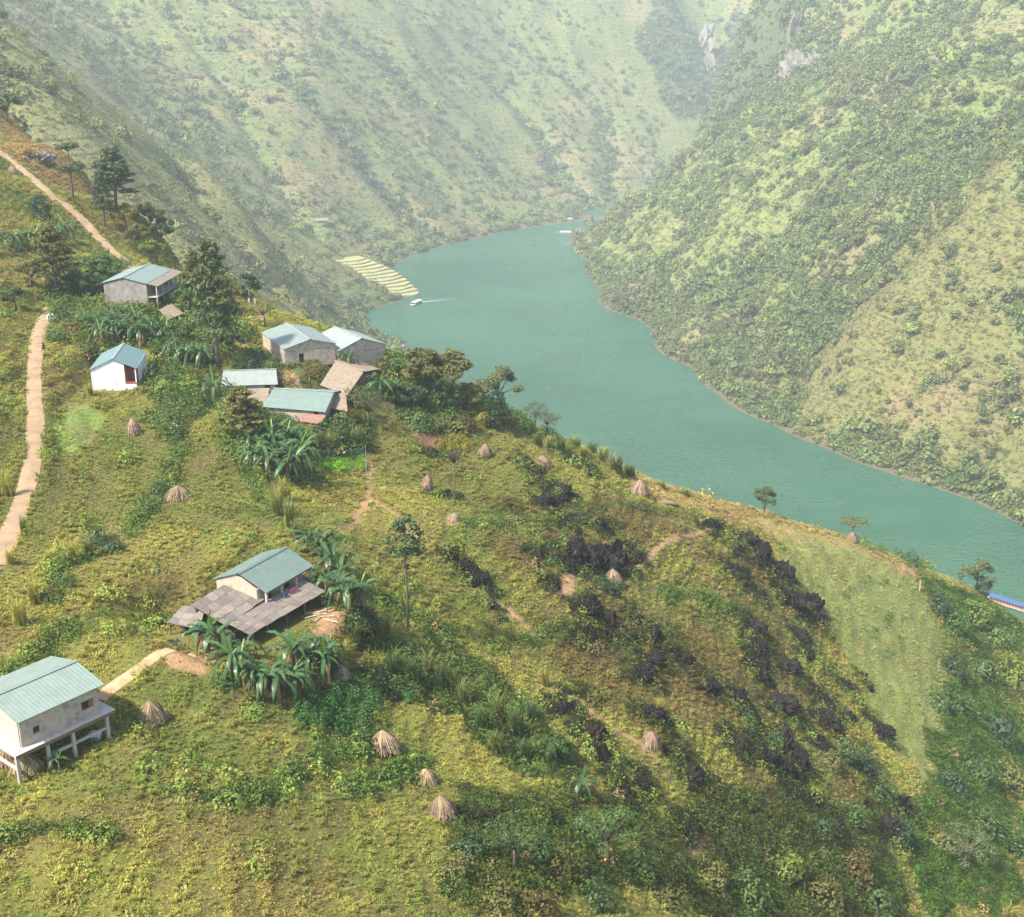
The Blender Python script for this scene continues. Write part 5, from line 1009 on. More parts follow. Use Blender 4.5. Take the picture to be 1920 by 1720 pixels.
rock(711, 1278, 24, 20, "small grey-white rock below the farmhouse's banana plants", None, True); rock(75, 300, 36, 22, "grey-pink rock outcrop above the upper road", None, True); rock(666, 1170, 26, 18, "pale block of stone at the farmyard's right edge", None, True); rock(1012, 815, 16, 10, "small pale stone on the ridge edge", None, True)

# ------------------------------------------------------------------ haystacks
def hay_mesh(seed, mat, fat):
    r = random.Random(seed); mb = MB(); nseg = 18; prof = [(0, .90), (.16, .84), (.30, .64), (.42, .38), (.46, .18), (.42, 0)]; lf = []
    for z_i, (rr, z_) in enumerate(prof):
        for j in range(nseg): a = 2 * math.pi * j / nseg; q = rr * fat * (1 + .10 * math.sin(3 * a + seed)); mb.v.append((math.cos(a) * q * .92, math.sin(a) * q * .92, z_)); lf.append(.05)
    for i in range(len(prof) - 1):
        for j in range(nseg): mb.f.append((i * nseg + j, (i + 1) * nseg + j, (i + 1) * nseg + (j + 1) % nseg, i * nseg + (j + 1) % nseg))
    for k in range(520):                                        # stalks hanging from the top
        a = r.uniform(0, 6.28); top = r.uniform(.55, 1.05) if k < 250 else 1.05; r0 = .02 + .26 * (1.02 - top); end = r.uniform(.02, .4); r1 = (.55 - .22 * end) * fat * r.uniform(.85, 1.35); w = r.uniform(.010, .024); v = r.random(); n = len(mb.v); a2 = a + r.uniform(-.35, .35)
        for t_ in (0, .5, 1):
            rr = r0 + (r1 - r0) * t_ ** .9 + .09 * math.sin(math.pi * t_) * fat; z_ = top + (end - top) * t_; aa = a + (a2 - a) * t_; c_, s_ = math.cos(aa), math.sin(aa); mb.v += [(c_ * rr - s_ * w, s_ * rr + c_ * w, z_), (c_ * rr + s_ * w, s_ * rr - c_ * w, z_)]; lf += [v, v]
        mb.f += [(n, n + 1, n + 3, n + 2), (n + 2, n + 3, n + 5, n + 4)]
    me = mb.mesh("haystack", mat); at = me.attributes.new("leaf", 'FLOAT', 'POINT'); at.data.foreach_set("value", np.array(lf, np.float32)); return me
HAY = [hay_mesh(800 + i, LM["straw" if i < 3 else "pinkstraw"], (.95, 1.15, .85, 1.05, .9)[i]) for i in range(5)]
for px, py, w_, h_, v_, lab in [
  (285,1350,56,50,0,"big haystack right of the house on stilts"), (720,1406,50,48,1,"haystack below the dark green leafy patch"), (800,1468,47,40,2,"upper haystack of the close pair at the lower centre"), (830,1530,54,54,0,"lower and larger haystack of the close pair at the lower centre"),
  (1220,1394,38,32,3,"haystack beside the lower right trail"), (1150,1092,34,32,3,"haystack just below the big black outcrop"), (908,854,31,28,4,"haystack at the top of the field below the bare red earth"), (1017,876,36,28,3,"haystack touching a flat black rock near the ridge"),
  (800,918,27,34,4,"narrow upright haystack left of the spindly yellow tree"), (850,978,30,22,4,"low haystack on a bare patch under the spindly yellow tree"), (336,936,40,34,1,"haystack at the foot of the left field's bank"), (252,814,33,36,4,"round haystack between the salad plot and the hedge"),
  (1197,924,36,32,3,"pinkish haystack on the ridge beside the fallen log"), (1384,950,16,11,4,"tiny haystack on the far ridge edge"), (1597,1016,24,25,4,"haystack packed round the trunk of the flat-topped ridge tree"), (444,590,30,20,4,"pinkish heap of straw on the ridge left of the barns"),
  (641,1272,32,34,0,"ragged straw bundle at the right end of the farmhouse bananas"), (736,1300,27,18,3,"low slumped straw heap above the dark green leafy patch"), (24,326,20,18,4,"pinkish straw heap beside the upper road")]:
    p = gp(px, py); m_ = depth(p) / FPX; o = obj("haystack", HAY[v_], None, (p[0], p[1], p[2] - .08), (random.uniform(-.12, .12), random.uniform(-.12, .12), random.uniform(0, 6.28))); o.scale = (w_ * m_ * .84, w_ * m_ * random.uniform(.74, .9), h_ * m_ * .84); tag(o, lab, "haystack", "haystacks on the hillside")

# ------------------------------------------------------------------ boats
M_BWHITE = plain("white_boat_paint", (.62, .62, .60), .5, .06, .5, 0); M_BLUEROOF = plain("blue_boat_roof", (.045, .105, .215), .55, .15, .6, 0); M_BGREEN = plain("green_boat_paint", (.10, .30, .22), .5, .1, .5, 0); M_GLASS = plain("dark_boat_glass", (.03, .04, .05), .15, .1, 1.0, 0); M_ORANGE = plain("orange_trim", (.45, .20, .12), .7, .1, 1.0, 0); M_FOAM = plain("foam", (.75, .80, .78), .9, .1, .3, 0)
def boat(px, py, Lb, Wb, yaw, hullm, roofm, label, rear=0.0, decks=1):
    p = onz(px, py, 0); t = thing("tour_boat", label, "boat", (p[0], p[1], -.35), yaw); V = []; Fq = []; st = [(-.5, .80, 1.2), (-.35, .98, 1.1), (0, 1.0, 1.1), (.28, .92, 1.25), (.42, .60, 1.5), (.5, .05, 1.8)]
    for x, w_, h_ in st: V += [(x * Lb, -w_ * Wb / 2, h_), (x * Lb * .97, -w_ * Wb * .33, 0), (x * Lb * .97, w_ * Wb * .33, 0), (x * Lb, w_ * Wb / 2, h_)]
    for i in range(5):
        a = 4 * i
        for j in range(3): Fq.append((a + j, a + j + 4, a + j + 5, a + j + 1))
        Fq.append((a + 3, a + 7, a + 4, a))
    Fq.append((0, 1, 2, 3)); obj("hull", mesh_from("hull", V, Fq, hullm), t)
    x0, x1, w_ = -.44 * Lb, .26 * Lb, Wb * .42; cb = wall_mb(MB(), (x0, -w_), (x1, -w_), 1.1, 3.3, .1, [(x0 * 0 + .6 + i * 1.5, x0 * 0 + 1.7 + i * 1.5, 1.9, 2.9) for i in range(int((x1 - x0 - 1) / 1.5))]); wall_mb(cb, (x1, w_), (x0, w_), 1.1, 3.3, .1, [(.6 + i * 1.5, 1.7 + i * 1.5, 1.9, 2.9) for i in range(int((x1 - x0 - 1) / 1.5))]); wall_mb(cb, (x1, -w_ + .05), (x1, w_ - .05), 1.1, 3.3, .1, [(.5, 2 * w_ - .6, 1.9, 2.9)]); wall_mb(cb, (x0, w_ - .05), (x0, -w_ + .05), 1.1, 3.3, .1)
    cb.build("cabin", M_BWHITE if hullm is not M_BWHITE else M_ORANGE, t); MB().box(x0 + .3, x1 - .3, -w_ + .3, w_ - .3, 1.1, 2.9).build("seats", M_GLASS, t)
    rf = MB(); n = 6
    for i in range(n):
        a0, a1 = -1 + 2 * i / n, -1 + 2 * (i + 1) / n; z0, z1 = 3.35 + .35 * (1 - a0 * a0), 3.35 + .35 * (1 - a1 * a1); rf.slab([(x0 - .5, a0 * (w_ + .4), z0), (x1 + .9, a0 * (w_ + .4), z0), (x1 + .9, a1 * (w_ + .4), z1), (x0 - .5, a1 * (w_ + .4), z1)], .06)
    rf.build("roof", roofm, t); MB().box(x0 - .3, x0 + 1.8, -1.2, 1.2, 3.72, 4.0).build("roof_locker", M_BWHITE, t)
    rl = MB()
    for sg in (-1, 1): rl.tube([(.28 * Lb, sg * Wb * .44, 1.9), (.42 * Lb, sg * Wb * .28, 2.2), (.48 * Lb, 0, 2.5)], .05, 5)
    rl.build("bow_rail", M_BWHITE, t); MB().tube([(.1 * Lb, 0, 3.6), (.1 * Lb, 0, 5.3)], .05, 5).build("mast", M_BWHITE, t); return t
boat(779, 571, 21, 6.0, R(-112), M_BWHITE, M_BWHITE, "white tour boat under way near the rice terraces, trailing a wake"); boat(1058, 438, 20, 6.0, R(176), M_BGREEN, M_BWHITE, "small green and white tour boat near the far shore")
boat(1884, 1134, 27, 5.6, R(136), M_BWHITE, M_BLUEROOF, "long tour boat with blue roof at the right edge")
p0 = onz(786, 566, .06); V = []; Fq = []; a_ = np.array(onz(786, 567, .06)); b_ = np.array(onz(856, 560, .06))
for i in range(21):
    u = i / 20; c_ = a_ * (1 - u) + b_ * u; w_ = .7 + 1.8 * u
    for s_ in (-1, 1): V += [(c_[0], c_[1] + s_ * w_ + .8 * math.sin(i * 1.3), .05), (c_[0], c_[1] + s_ * (w_ + .7 * (1 - u) + .1) + .8 * math.sin(i * 1.3), .05)]
for i in range(20):
    for k in (0, 2): a = 4 * i + k; Fq.append((a, a + 1, a + 5, a + 4))
wk = obj("wake", mesh_from("wake", V, Fq, M_FOAM)); tag(wk, "two thin lines of foam behind the white tour boat", "wake", kind="stuff")

# ------------------------------------------------------------------ rice terraces on the headland
tip, top_ = _tip, _top; ax = Vector((top_[0] - tip[0], top_[1] - tip[1], 0)); TL = ax.length; ax.normalize(); bx_ = Vector((-ax.y, ax.x, 0)); M_PADDY = plain("dry_paddy", (.26, .265, .10), .95, .3, .15, .2, coord='Object'); M_RISER = plain("terrace_bank", (.20, .155, .085), .95, .3, .2, .3, coord='Object')
t = thing("rice_terraces", "curved pale rice terraces stepping down to the river on the headland", "terraces", (tip[0], tip[1], 0)); NT = 13
for k in range(NT):
    u0, u1 = TL * (k / NT) * 1.02 - 2, TL * 1.05; z1 = 1.0 + k * 1.45; V = []; n = 18; hw0 = 9 + 17 * math.sin(math.pi * (k + 1) / (NT + 3)); pts = []
    for i in range(n + 1):
        v = -1 + 2 * i / n; pts.append((u0 + 9 * v * v * (1 + .15 * math.sin(k + 3 * v)) + 1.2 * math.sin(2.2 * k + 4 * v), v * (hw0 + 4)))
    pts += [(u1 + 10, hw0 + 4), (u1 + 10, -hw0 - 4)]; q = [(ax * a + bx_ * b) for a, b in pts]
    top = [(p.x, p.y, z1) for p in q]; lo = [((p - ax * 1.0).x, (p - ax * 1.0).y, z1 - 2.2) for p in q]; m_ = len(q)
    fs = [tuple(range(m_))] + [(i, (i + 1) % m_, (i + 1) % m_ + m_, i + m_) for i in range(m_)]
    if (Vector(top[1]) - Vector(top[0])).cross(Vector(top[2]) - Vector(top[0])).z < 0: pass
    obj("terrace", mesh_from("terrace", top + lo, fs, [M_PADDY, M_RISER], False, [0] + [1] * m_), t)
KEEP.append(((tip[0] + top_[0]) / 2, (tip[1] + top_[1]) / 2, math.atan2(ax.y, ax.x), TL / 2 + 3, 22))
# ------------------------------------------------------------------ pale cliffs high on the mountains
M_CLIFF = rock_mat("pale_cliff", (.13, .115, .095), (.33, .295, .25)); CLM = [rock_mesh(760 + i, M_CLIFF) for i in range(3)]
for i, (px, py, w_, h_, lab) in enumerate([(1500, 134, 60, 60, "pale cliff face high on the right mountain, left part"), (1533, 124, 50, 46, "pale cliff face high on the right mountain, right part"), (1500, 56, 36, 60, "thin pale cliff at the top of the right mountain"), (1316, 88, 44, 60, "pale cliff streak in the far gorge, upper part"), (1334, 134, 24, 60, "thin pale cliff streak in the far gorge, lower part"), (1245, 30, 26, 34, "faint grey cliff at the very top of the far mountain")]):
    p = hit(px, py); m_ = depth(p) / FPX; o = obj("cliff", CLM[i % 3], None, (p[0], p[1] + 4, p[2] - 4), (R(-20), 0, i * 1.7)); o.scale = (w_ * m_ * 1.0, w_ * m_ * .8, h_ * m_ * .75); tag(o, lab, "cliff")
# ------------------------------------------------------------------ people, motorbikes and small things
M_SKIN = plain("skin", (.30, .17, .11), .6, .08, 4, 0); M_HAIR = plain("black_hair", (.015, .012, .010), .6, .1, 4, 0); M_ORCL = plain("orange_cloth", (.55, .17, .03), .9, .15, 4, .1); M_DKCL = plain("dark_cloth", (.05, .04, .05), .9, .2, 4, .1); M_PINK = plain("pink_cloth", (.55, .12, .22), .9, .2, 3, .1); M_BLUECL = plain("blue_cloth", (.07, .11, .26), .9, .2, 3, .1); M_RUBBER = plain("black_rubber", (.02, .02, .02), .8, .1, 5, 0); M_CHROME = plain("grey_metal", (.30, .30, .31), .35, .1, 3, 0, .8); M_PAINTBLK = plain("dark_bike_paint", (.04, .045, .06), .35, .1, 3, 0)
def skin_mesh(name, joints, edges, mat):
    me = bpy.data.meshes.new(name); me.from_pydata([j[0] for j in joints], edges, []); o = bpy.data.objects.new(name, me); COL.objects.link(o); sm = o.modifiers.new("s", 'SKIN'); o.modifiers.new("d", 'SUBSURF').levels = 1
    for v, j in zip(me.skin_vertices[0].data, joints): v.radius = (j[1], j[1] * (j[2] if len(j) > 2 else 1)); v.use_root = False
    me.skin_vertices[0].data[0].use_root = True; dg = bpy.context.evaluated_depsgraph_get(); m2 = bpy.data.meshes.new_from_object(o.evaluated_get(dg)); bpy.data.objects.remove(o); m2.materials.clear(); m2.materials.append(mat)
    m2.polygons.foreach_set("use_smooth", np.ones(len(m2.polygons), bool)); return m2
def person(loc, yaw, label, shirt, trousers, sit=False):
    t = thing("person", label, "person", loc, yaw); hz_ = .80 if sit else .92
    hip, ch = (0, 0, hz_), (.02 if not sit else .06, 0, hz_ + .48)
    if sit: legs = lambda s_: [((.02, s_ * .10, hz_ - .03), .09), ((.40, s_ * .16, hz_ - .02), .07), ((.34, s_ * .17, hz_ - .40), .05), ((.46, s_ * .17, hz_ - .44), .04)]; arm = lambda s_: [((.05, s_ * .19, hz_ + .46), .055), ((.22, s_ * .26, hz_ + .26), .042), ((.48, s_ * .22, hz_ + .30), .036), ((.56, s_ * .21, hz_ + .30), .034)]
    else: legs = lambda s_: [((0, s_ * .10, hz_ - .04), .095), ((.03 * s_, s_ * .11, .50), .070), ((-.04 * s_, s_ * .11, .09), .048), ((.10 - .04 * s_, s_ * .12, .04), .042)]; arm = lambda s_: [((.02, s_ * .19, hz_ + .46), .055), ((-.02, s_ * .25, hz_ + .18), .043), ((.08, s_ * .24, hz_ - .06), .036), ((.11, s_ * .235, hz_ - .15), .034)]
    J = [(hip, .13, 1.2), ((.01, 0, hz_ + .24), .12, 1.25), (ch, .13, 1.35), ((ch[0] + .01, 0, hz_ + .60), .055), ((ch[0] + .03, 0, hz_ + .74), .095), ((ch[0] + .03, 0, hz_ + .83), .06)]; E_ = [(0, 1), (1, 2), (2, 3), (3, 4), (4, 5)]
    for s_ in (-1, 1):
        for par, ch_ in ((0, legs(s_)), (2, arm(s_))):
            pr_ = par
            for q in ch_: J.append(q); E_.append((pr_, len(J) - 1)); pr_ = len(J) - 1
    body = skin_mesh("body", J, E_, M_SKIN)
    for m_ in (shirt, trousers, M_HAIR): body.materials.append(m_)
    mi = []
    for pl in body.polygons:
        c_ = pl.center; k = 0
        if c_.z < hz_ - .02 and c_.z > (.10 if not sit else hz_ - .38) and abs(c_.y) < .24 and not (not sit and abs(c_.y) > .20): k = 2
        elif c_.z < hz_ + .54 and c_.z >= hz_ - .04 and not (abs(c_.y) > .2 and c_.z < hz_ + .10): k = 1
        elif c_.z > hz_ + .76 or (c_.z > hz_ + .66 and c_.x < ch[0] - .0): k = 3
        mi.append(k)
    body.polygons.foreach_set("material_index", np.array(mi, np.int32)); obj("body", body, t); return t
def motorbike(loc, yaw, label):
    t = thing("motorbike", label, "motorbike", loc, yaw)
    for x in (-.62, .62):
        wm = MB(); n = 20; rr = .29; ring = [(x + math.cos(2 * math.pi * i / n) * rr, 0, .30 + math.sin(2 * math.pi * i / n) * rr) for i in range(n + 1)]; w_ = wm.tube(ring, .055, 6, False).build("wheel", M_RUBBER, t); sp = MB()
        for i in range(6): a = math.pi * i / 6; sp.tube([(x - math.cos(a) * .26, 0, .3 - math.sin(a) * .26), (x + math.cos(a) * .26, 0, .3 + math.sin(a) * .26)], .012, 4)
        sp.build("spokes", M_CHROME, w_)
    MB().tube([(-.62, 0, .32), (-.30, 0, .45), (.05, 0, .42), (.30, 0, .58), (.44, 0, .86)], [.05, .11, .12, .08, .05], 7).build("frame", M_PAINTBLK, t); MB().tube([(.62, .08, .30), (.46, .07, .92)], .03, 5).tube([(.62, -.08, .30), (.46, -.07, .92)], .03, 5).build("fork", M_CHROME, t)
    MB().tube([(-.62, 0, .76), (-.25, 0, .74), (.10, 0, .70)], [.08, .12, .08], 7).build("seat", M_RUBBER, t); MB().tube([(.40, -.34, 1.02), (.46, -.12, .98), (.46, .12, .98), (.40, .34, 1.02)], .02, 5).build("handlebar", M_CHROME, t)
    MB().tube([(.50, 0, .84), (.58, 0, .82)], [.10, .07], 8).build("headlight", M_CHROME, t); MB().tube([(.05, -.13, .30), (-.55, -.15, .33)], .045, 6).build("exhaust", M_CHROME, t); MB().box(-.12, .16, -.12, .12, .18, .40).build("engine", M_CHROME, t); return t
p = hit(326, 1213); motorbike((p[0], p[1], p[2] + .12), R(10), "dark motorbike parked at the end of the farmhouse path")
p = hit(82, 657); motorbike((p[0], p[1], p[2] + .14), R(95), "motorbike ridden along the lower road"); person((p[0], p[1], p[2] + .13), R(95), "person in dark clothes riding a motorbike on the lower road", M_DKCL, M_DKCL, True)
p = hit(562, 726); person((p[0], p[1] + .6, float(H(p[0], p[1] + .6))), R(40), "person in dark clothes on the village path behind the sage roof", M_DKCL, M_BLUECL); p = hit(581, 728); person((p[0], p[1] + .6, float(H(p[0], p[1] + .6))), R(160), "person in orange on the village path behind the sage roof", M_ORCL, M_DKCL)
p = hit(97, 598); b = MB().box(-.9, .9, -.35, .35, -.3, .75); b.box(-1.0, 1.0, -.45, .45, .753, .9); o = b.build("cement_trough", M_WHITE); o.location = p; o.rotation_euler = (0, 0, R(35)); tag(o, "white cement trough at the roadside near the road's bend", "trough")
p = hit(473, 572); t = thing("gatepost", "pair of small pale gateposts on the ridge left of the barns", "gatepost", tuple(p)); MB().box(-.9, -.45, -.22, .22, -.3, 1.5).build("pillar", M_CONC, t); MB().box(.45, .9, -.22, .22, -.3, 1.4).build("pillar", M_CONC, t)
# fence round the bright green garden
M_NET = plain("faded_blue_green_net", (.10, .26, .25), .9, .25, 2.0, .1)
cs = [hit(a, b) for a, b in ((586, 884), (586, 854), (686, 850), (687, 884))]; c0 = cs[0]; t = thing("garden_fence", "low fence of posts and faded net round the bright green garden", "fence", tuple(c0))
for i in range(3):
    a, b = Vector(cs[i]), Vector(cs[i + 1]); k = max(2, int((b - a).length / 1.6)); net = MB()
    for j in range(k + (i == 2)):
        q = a.lerp(b, j / k); q.z = float(H(q.x, q.y)); l_ = q - Vector(c0); post(t, l_.x, l_.y, l_.z - .3, l_.z + 1.35, .09, M_CONC)
    for j in range(k):
        q0, q1 = a.lerp(b, j / k), a.lerp(b, (j + 1) / k); q0.z = float(H(q0.x, q0.y)); q1.z = float(H(q1.x, q1.y)); l0, l1 = q0 - Vector(c0), q1 - Vector(c0)
        for s_ in range(7): net.tube([l0 + Vector((0, 0, .15 + s_ * .15)), l1 + Vector((0, 0, .15 + s_ * .15))], .018, 4)
        for s_ in range(9): m_ = l0.lerp(l1, (s_ + .5) / 9); net.tube([m_ + Vector((0, 0, .1)), m_ + Vector((0, 0, 1.1))], .014, 4)
    net.build("net", M_NET, t)
# washing on the farmhouse porch, firewood and litter in its yard
def on_farm(px, py, z): return onz(px, py, z * K)
for i, (px, py, m_, lab) in enumerate([(548, 1104, M_PINK, "pink cloth hung to dry under the farmhouse eave"), (556, 1100, M_PINK, "second pink cloth hung right of the first under the farmhouse eave"), (536, 1111, M_BLUECL, "dark blue cloth hung to dry under the farmhouse eave")]):
    p = on_farm(px, py, 152.1); V = []; Fq = []
    for r_ in range(6):
        for c_ in range(8): V.append(((c_ / 7 - .5) * .7, .07 * math.sin(c_ * 1.7 + i) * (r_ / 5) + .04 * (r_ % 2), -r_ / 5 * .55))
    for r_ in range(5):
        for c_ in range(7): a = r_ * 8 + c_; Fq.append((a, a + 1, a + 9, a + 8))
    me = mesh_from("hung_cloth", V, Fq, m_, True); o = obj("hung_cloth", me, None, tuple(p), (0, 0, 1.069)); so = o.modifiers.new("thick", 'SOLIDIFY'); so.thickness = .02; tag(o, lab, "cloth")
sticks = []
for i, (px, py, ln, yw) in enumerate([(592, 1150, 2.6, .3), (600, 1153, 2.2, -.2), (606, 1147, 2.4, .8), (612, 1158, 2.0, .1), (598, 1162, 1.8, 1.2), (620, 1166, 2.2, -.5), (586, 1158, 1.9, .5)]): sticks.append((px, py, ln, yw))
for (a, lab) in ordered(sticks, "cut poles lying in the farmhouse yard"):
    p = hit(a[0], a[1]); o = MB().tube([(-a[2] / 2, 0, 0), (0, .05, .02), (a[2] / 2, 0, .05)], [.07, .08, .06], 7).build("pole", M_RUBBLE); o.location = (p[0], p[1], p[2] + .12); o.rotation_euler = (0, 0, a[3]); tag(o, lab, "pole", "cut poles in the farmyard")
p = hit(1252, 946); o = MB().tube([(-2.4, .2, .1), (-1, 0, .35), (.6, 0, .45), (2.0, -.2, .25)], [.25, .42, .45, .3], 9).tube([(-.6, 0, .5), (-1.3, .5, 1.0)], [.16, .08], 7).tube([(.6, 0, .55), (1.4, .1, 1.0)], [.14, .08], 7).build("fallen_log", M_WOOD, None, True); o.location = p; o.rotation_euler = (0, 0, R(-18)); tag(o, "fallen brown log on the ridge beside the pinkish haystack", "log")
p = hit(861, 1640); o = MB().tube([(0, 0, -.2), (.05, 0, .9), (-.1, .05, 1.7)], [.22, .17, .10], 8).tube([(.03, 0, .7), (.45, .1, 1.6)], [.12, .06], 7).tube([(0, 0, .9), (-.45, 0, 1.5)], [.10, .05], 7).build("dead_stump", M_RUBBLE, None, True); o.location = p; o.scale = (.9,) * 3; tag(o, "bare pale forked stump in the bottom thicket", "stump")
p = hit(1724, 1108); o = MB().box(-.12, .12, -.12, .12, -.3, 2.6).build("marker_post", M_CONC); o.location = p; tag(o, "thin pale post at the right end of the pale field", "post")
# straw stack and odds and ends under the stilt house
t, x0, x1, y0, y1, fl = STILT; sx = HAY[1]; c_, s_ = math.cos(t.rotation_euler.z), math.sin(t.rotation_euler.z)
def stilt_pt(x, y): X = t.location.x + x * c_ - y * s_; Y = t.location.y + x * s_ + y * c_; return (X, Y, float(H(X, Y)))
o = obj("straw_stack", HAY[0], None, stilt_pt(x0 + .6, y0 + .8), (0, 0, .4), (2.5, 1.9, 1.9)); tag(o, "brown straw stack stored under the stilt house", "straw stack")
o = obj("straw_stack", HAY[3], None, stilt_pt(x0 + .3, y0 + 3.4), (0, 0, 1.4), (2.2, 1.9, 1.7)); tag(o, "second straw stack deeper under the stilt house", "straw stack")
o = MB().box(-.5, .5, -.35, .35, 0, .6).box(-.55, .55, -.4, .4, .603, .68).build("crate", M_WHITE); o.location = stilt_pt(x1 - .3, y0 + .6); tag(o, "white crate beneath the right end of the stilt house", "crate")
# ------------------------------------------------------------------ low plants on the near hill
def clear_of(x, y, margin=0.0):
    k = np.ones(np.shape(x), bool)
    for (cx, cy_, yaw, a, b) in KEEP:
        dx = x - cx; dy = y - cy_; k &= ~((abs(dx * math.cos(yaw) + dy * math.sin(yaw)) < a + margin) & (abs(-dx * math.sin(yaw) + dy * math.cos(yaw)) < b + margin))
    for nm, (pts, w_) in NPATH.items(): k &= seg_dist(x, y, pts)[0] + (fbm(x, y, 3, 2, 377) - .5) * 1.2 > w_ * .47 + margin
    return k
def occluded(x, y, z, lift=1.5, steps=40):
    """hidden behind a shoulder of the hill, with a margin of lift metres"""
    k = np.zeros(len(x), bool)
    for t in np.linspace(.25, .97, steps):
        k |= (H(x * t, y * t) > CAMH + (z + lift - CAMH) * t + 4.0)
    return k
def near_points(n, seed, x0=-230, x1=256, y0=20, y1=495):
    r = np.random.default_rng(seed); x = r.uniform(x0, x1, n); y = r.uniform(y0, y1, n); z = NEAR.at(x, y)
    k = in_frame(x, y, z) & (z > 1.0); x, y, z = x[k], y[k], z[k]; k = ~occluded(x, y, z, 2.5); return x[k], y[k], z[k]
tufts = [leaf_mesh("tuft", *dome(40, .60, .50, 40 + i, .3, .4), .20, .5, M_TUFT, i, .15) for i in range(4)]
tufts += [blades("grass", 30, .90, .6, .06, M_TUFT, 60 + i, .45) for i in range(3)]
tufts += [leaf_mesh("low_shrub", *dome(110, .9, .95, 80 + i, .3, .45), .22, .6, M_TUFT, 20 + i, .1) for i in range(3)]
TUFTS = proto_collection("field_plant", tufts)
x, y, z = near_points(1250000, 3)
dist = np.hypot(x, y); r = rng.uniform(0, 1, len(x))
keep = clear_of(x, y) & (r < np.clip(150 / dist, .35, 1.0)) & ~(bare(x, y) & (rng.uniform(0, 1, len(x)) > .06)) & (trail(x, y) > .45)
x, y, z = x[keep], y[keep], z[keep]; n = len(x)
c = land(x, y); f5 = fbm(x, y, 12, 3, 501); f6 = fbm(x, y, 5.5, 3, 503)
wild = zone(x, y, 'thicket', 6, 8) | zone(x, y, 'gulch', 4, 7) | zone(x, y, 'slope', 5, 12); neat = zone(x, y, 'field', 6, 12) | zone(x, y, 'salad', .3, 3) | zone(x, y, 'garden') | zone(x, y, 'garden2')
vi = np.where(rng.uniform(0, 1, n) < np.where(f5 > .48, .80, .45), rng.integers(4, 7, n), rng.integers(0, 4, n))
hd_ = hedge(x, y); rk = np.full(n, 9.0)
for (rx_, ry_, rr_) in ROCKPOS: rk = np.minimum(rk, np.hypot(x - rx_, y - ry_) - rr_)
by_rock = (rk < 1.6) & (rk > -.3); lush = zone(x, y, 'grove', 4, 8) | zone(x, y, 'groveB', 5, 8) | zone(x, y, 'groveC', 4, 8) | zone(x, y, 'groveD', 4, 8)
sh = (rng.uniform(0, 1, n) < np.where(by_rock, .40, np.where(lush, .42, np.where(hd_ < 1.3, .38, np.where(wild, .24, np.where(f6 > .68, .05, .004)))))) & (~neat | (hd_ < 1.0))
vi = np.where(sh, rng.integers(7, 10, n), vi); vi = np.where(neat, rng.integers(0, 7, n), vi); vi = np.where(zone(x, y, 'leafy', 2.5, 5), rng.integers(7, 10, n), vi)
s = rng.uniform(.50, 1.0, n) * (1 + .35 * smooth(150, 350, np.hypot(x, y))) * np.where(neat, .68, 1.0) * np.where(sh, rng.uniform(.9, 1.7, n) * np.where(lush, 1.45, 1.0), 1.0) * (.75 + .6 * f6) * np.where(wild | lush, 1.0, .70 + .52 * smooth(-.3, .5, np.sin(6.283 * (_cn.at(x, y) + .5 * fbm(x, y, 18, 2, 509)) / np.where(neat, 2.6, 1.0))))
tint = c * rng.uniform(.72, 1.28, (n, 1)) * rng.normal(1, .06, (n, 3)); tint = np.where((lush | (hd_ < 1.0))[:, None], tint * .35 + np.array([.085, .125, .032]) * .65 * rng.uniform(.6, 1.4, (n, 1)), tint); tint = np.where((by_rock & (rng.uniform(0, 1, n) < .6))[:, None], np.array([.050, .052, .018]) * rng.uniform(.5, 1.5, (n, 1)), tint); tint = np.where((wild & sh & (rng.uniform(0, 1, n) < .5))[:, None], tint * .5, tint); tint = np.where(sh[:, None], tint * np.array([.70, .90, .75]), tint)  # bank lines and wild shrubs darkened; step and thicket shade sits in tint
dead = rng.uniform(0, 1, n) < .02; tint = np.where((dead & ~neat)[:, None], np.array([.36, .25, .11]) * rng.uniform(.7, 1.2, (n, 1)), tint)
print("near plants", n)
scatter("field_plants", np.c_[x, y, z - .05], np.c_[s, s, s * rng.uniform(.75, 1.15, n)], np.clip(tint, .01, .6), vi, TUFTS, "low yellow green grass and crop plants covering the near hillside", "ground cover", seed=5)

# ------------------------------------------------------------------ scrub and woods on the mountains
fb = [leaf_mesh("bush", *dome(64, 1.0, 1.0, 120 + i, .35, .45), .50, .7, M_FARLEAF, 30 + i, .1) for i in range(4)]
fb += [leaf_mesh("mound", *dome(40, 1.0, .55, 140 + i, .3, .4), .55, .6, M_FARLEAF, 40 + i, .1) for i in range(3)]
def _ft(i):
    P, d = dome(90, 1.0, 1.1, 160 + i, .3, .5, .9); Pt = np.c_[rng.normal(0, .04, 8), rng.normal(0, .04, 8), np.linspace(0, 1.0, 8)]
    return leaf_mesh("far_tree", np.r_[P, Pt], np.r_[d, rng.normal(size=(8, 3)) * [1, 1, .1]], .48, .7, M_FARLEAF, 50 + i, .1)
fb += [_ft(i) for i in range(3)]
FARB = proto_collection("mountain_plant", fb)
N = 1500000
x = rng.uniform(-890, 1090, N); y = rng.uniform(330, 2850, N)
z = np.where(in_near(x, y), NEAR.at(x, y), FAR.at(x, y)); k = in_frame(x, y, z, 90, 60) & (z > 1.2) & ~((x > -232) & (x < 256) & (y < 496)); x, y, z = x[k], y[k], z[k]
k = ~occluded(x, y, z, 6.0) & clear_of(x, y); x, y, z = x[k], y[k], z[k]
D = np.hypot(x, y); g = gully_field(x, y); f1 = fbm(x, y, 70, 4, 601); f2 = fbm(x, y, 22, 3, 611)
right = (x > 90) & (y < 1700) & ((x - 90) * .9 + (1640 - y) * .55 > 0)
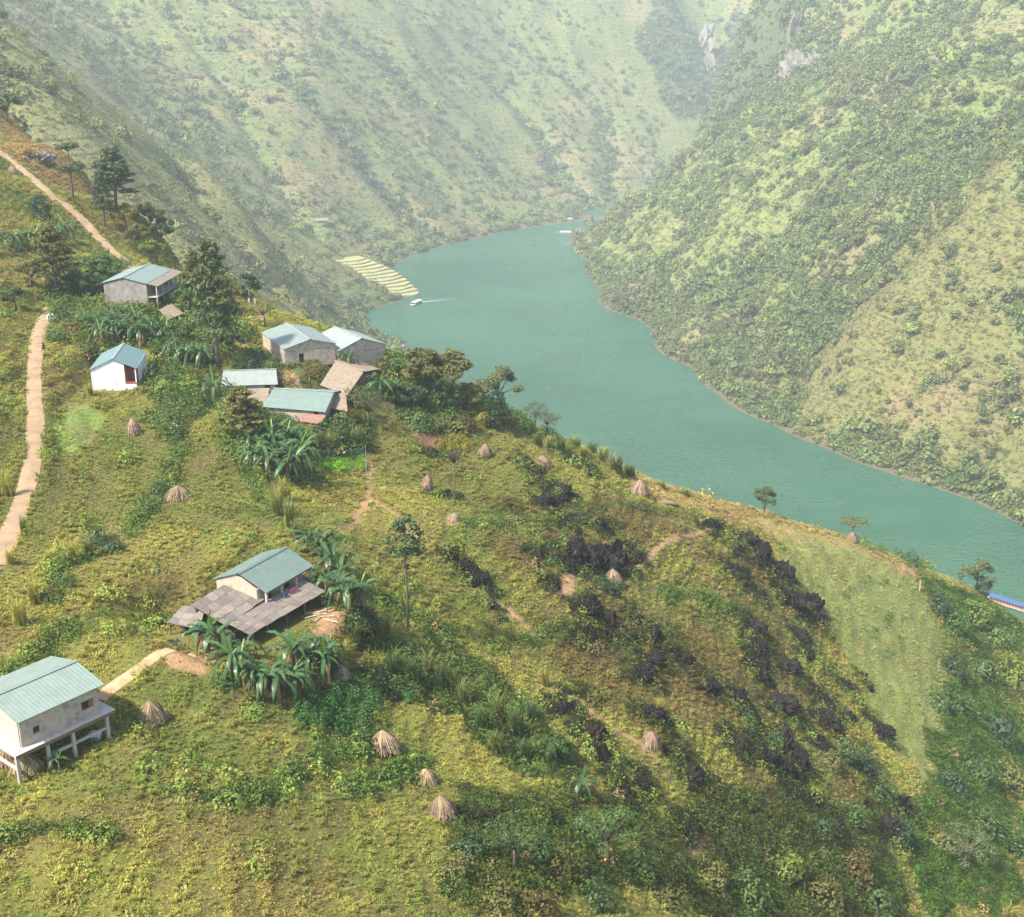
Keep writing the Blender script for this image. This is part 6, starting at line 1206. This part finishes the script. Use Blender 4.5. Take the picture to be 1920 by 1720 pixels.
f7 = fbm(x, y, 9, 2, 617); f8 = fbm(x, y, 150, 3, 619); cz = (z + 14 * (fbm(x, y, 160, 2, 623) - .5)) / 11.0; line = (np.abs(cz - np.round(cz)) < .07) & (f8 > .46) & ~right
wood = np.clip(smooth(.25, .8, g + .5 * (f2 - .5)) + smooth(.60, .74, f1 * .6 + f2 * .4) * .7 + np.where(right, .18 + smooth(.42, .66, f1 * .55 + f2 * .45) * .55, 0) + smooth(.64, .78, f7) * .5 + smooth(9, 2, z) * .7 + line * .9, 0, 1)
wx_, wy_ = x + 70 * (fbm(x, y, 60, 3, 431) - .5), y + 70 * (fbm(x, y, 60, 3, 433) - .5); wood = np.where(right, wood, wood * .62)
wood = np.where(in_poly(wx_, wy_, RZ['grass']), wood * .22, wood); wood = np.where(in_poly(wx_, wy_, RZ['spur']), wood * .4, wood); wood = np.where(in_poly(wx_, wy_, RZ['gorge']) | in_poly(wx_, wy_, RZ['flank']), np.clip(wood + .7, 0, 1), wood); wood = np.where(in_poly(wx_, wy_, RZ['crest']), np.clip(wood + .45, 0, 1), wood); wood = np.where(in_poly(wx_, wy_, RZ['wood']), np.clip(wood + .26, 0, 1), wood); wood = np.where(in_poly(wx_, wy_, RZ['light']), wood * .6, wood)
pr = np.clip(np.where(in_poly(wx_, wy_, RZ['grass']), .42, .20) + .68 * wood, 0, 1) * np.clip(1000 / D, .42, 1.2) * .95
k = rng.uniform(0, 1, len(x)) < pr; x, y, z, D, wood, f2, right = x[k], y[k], z[k], D[k], wood[k], f2[k], right[k]; n = len(x)
tree = rng.uniform(0, 1, n) < wood * .75
vi = np.where(tree, np.where(rng.uniform(0, 1, n) < .35, rng.integers(7, 10, n), rng.integers(0, 4, n)), rng.integers(4, 7, n))
s = np.where(tree, rng.lognormal(0, .38, n) * 2.7, rng.uniform(.8, 2.0, n)) * (1 + .25 * smooth(900, 1700, D))
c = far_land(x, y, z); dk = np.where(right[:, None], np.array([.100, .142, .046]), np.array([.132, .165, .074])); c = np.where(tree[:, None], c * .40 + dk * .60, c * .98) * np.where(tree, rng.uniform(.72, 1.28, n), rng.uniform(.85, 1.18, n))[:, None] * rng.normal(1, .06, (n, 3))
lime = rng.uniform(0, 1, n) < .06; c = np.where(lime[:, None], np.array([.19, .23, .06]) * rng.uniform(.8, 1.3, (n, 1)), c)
print("mountain plants", n)
scatter("mountain_scrub", np.c_[x, y, z - .25], np.c_[s, s, s * rng.uniform(.7, 1.25, n)], np.clip(c, .01, .5), vi, FARB, "scrub, bushes and small trees covering the hazy mountain slopes", "scrub", seed=6)
# ------------------------------------------------------------------ haze: the humid air of the valley
m, nt, out = new_mat("haze_air"); pv = nd(nt, "ShaderNodeVolumePrincipled"); pv.inputs['Color'].default_value = (.84, .95, 1.0, 1)
pv.inputs['Density'].default_value = .00015; pv.inputs['Anisotropy'].default_value = 0.0; L(nt, pv.outputs[0], out.inputs['Volume'])
hz = MB().box(-905, 1105, -100, 2910, -24, 780).build("haze", m); hz["kind"] = "stuff"; tag(hz, "pale humid haze hanging in the whole river valley", "haze")
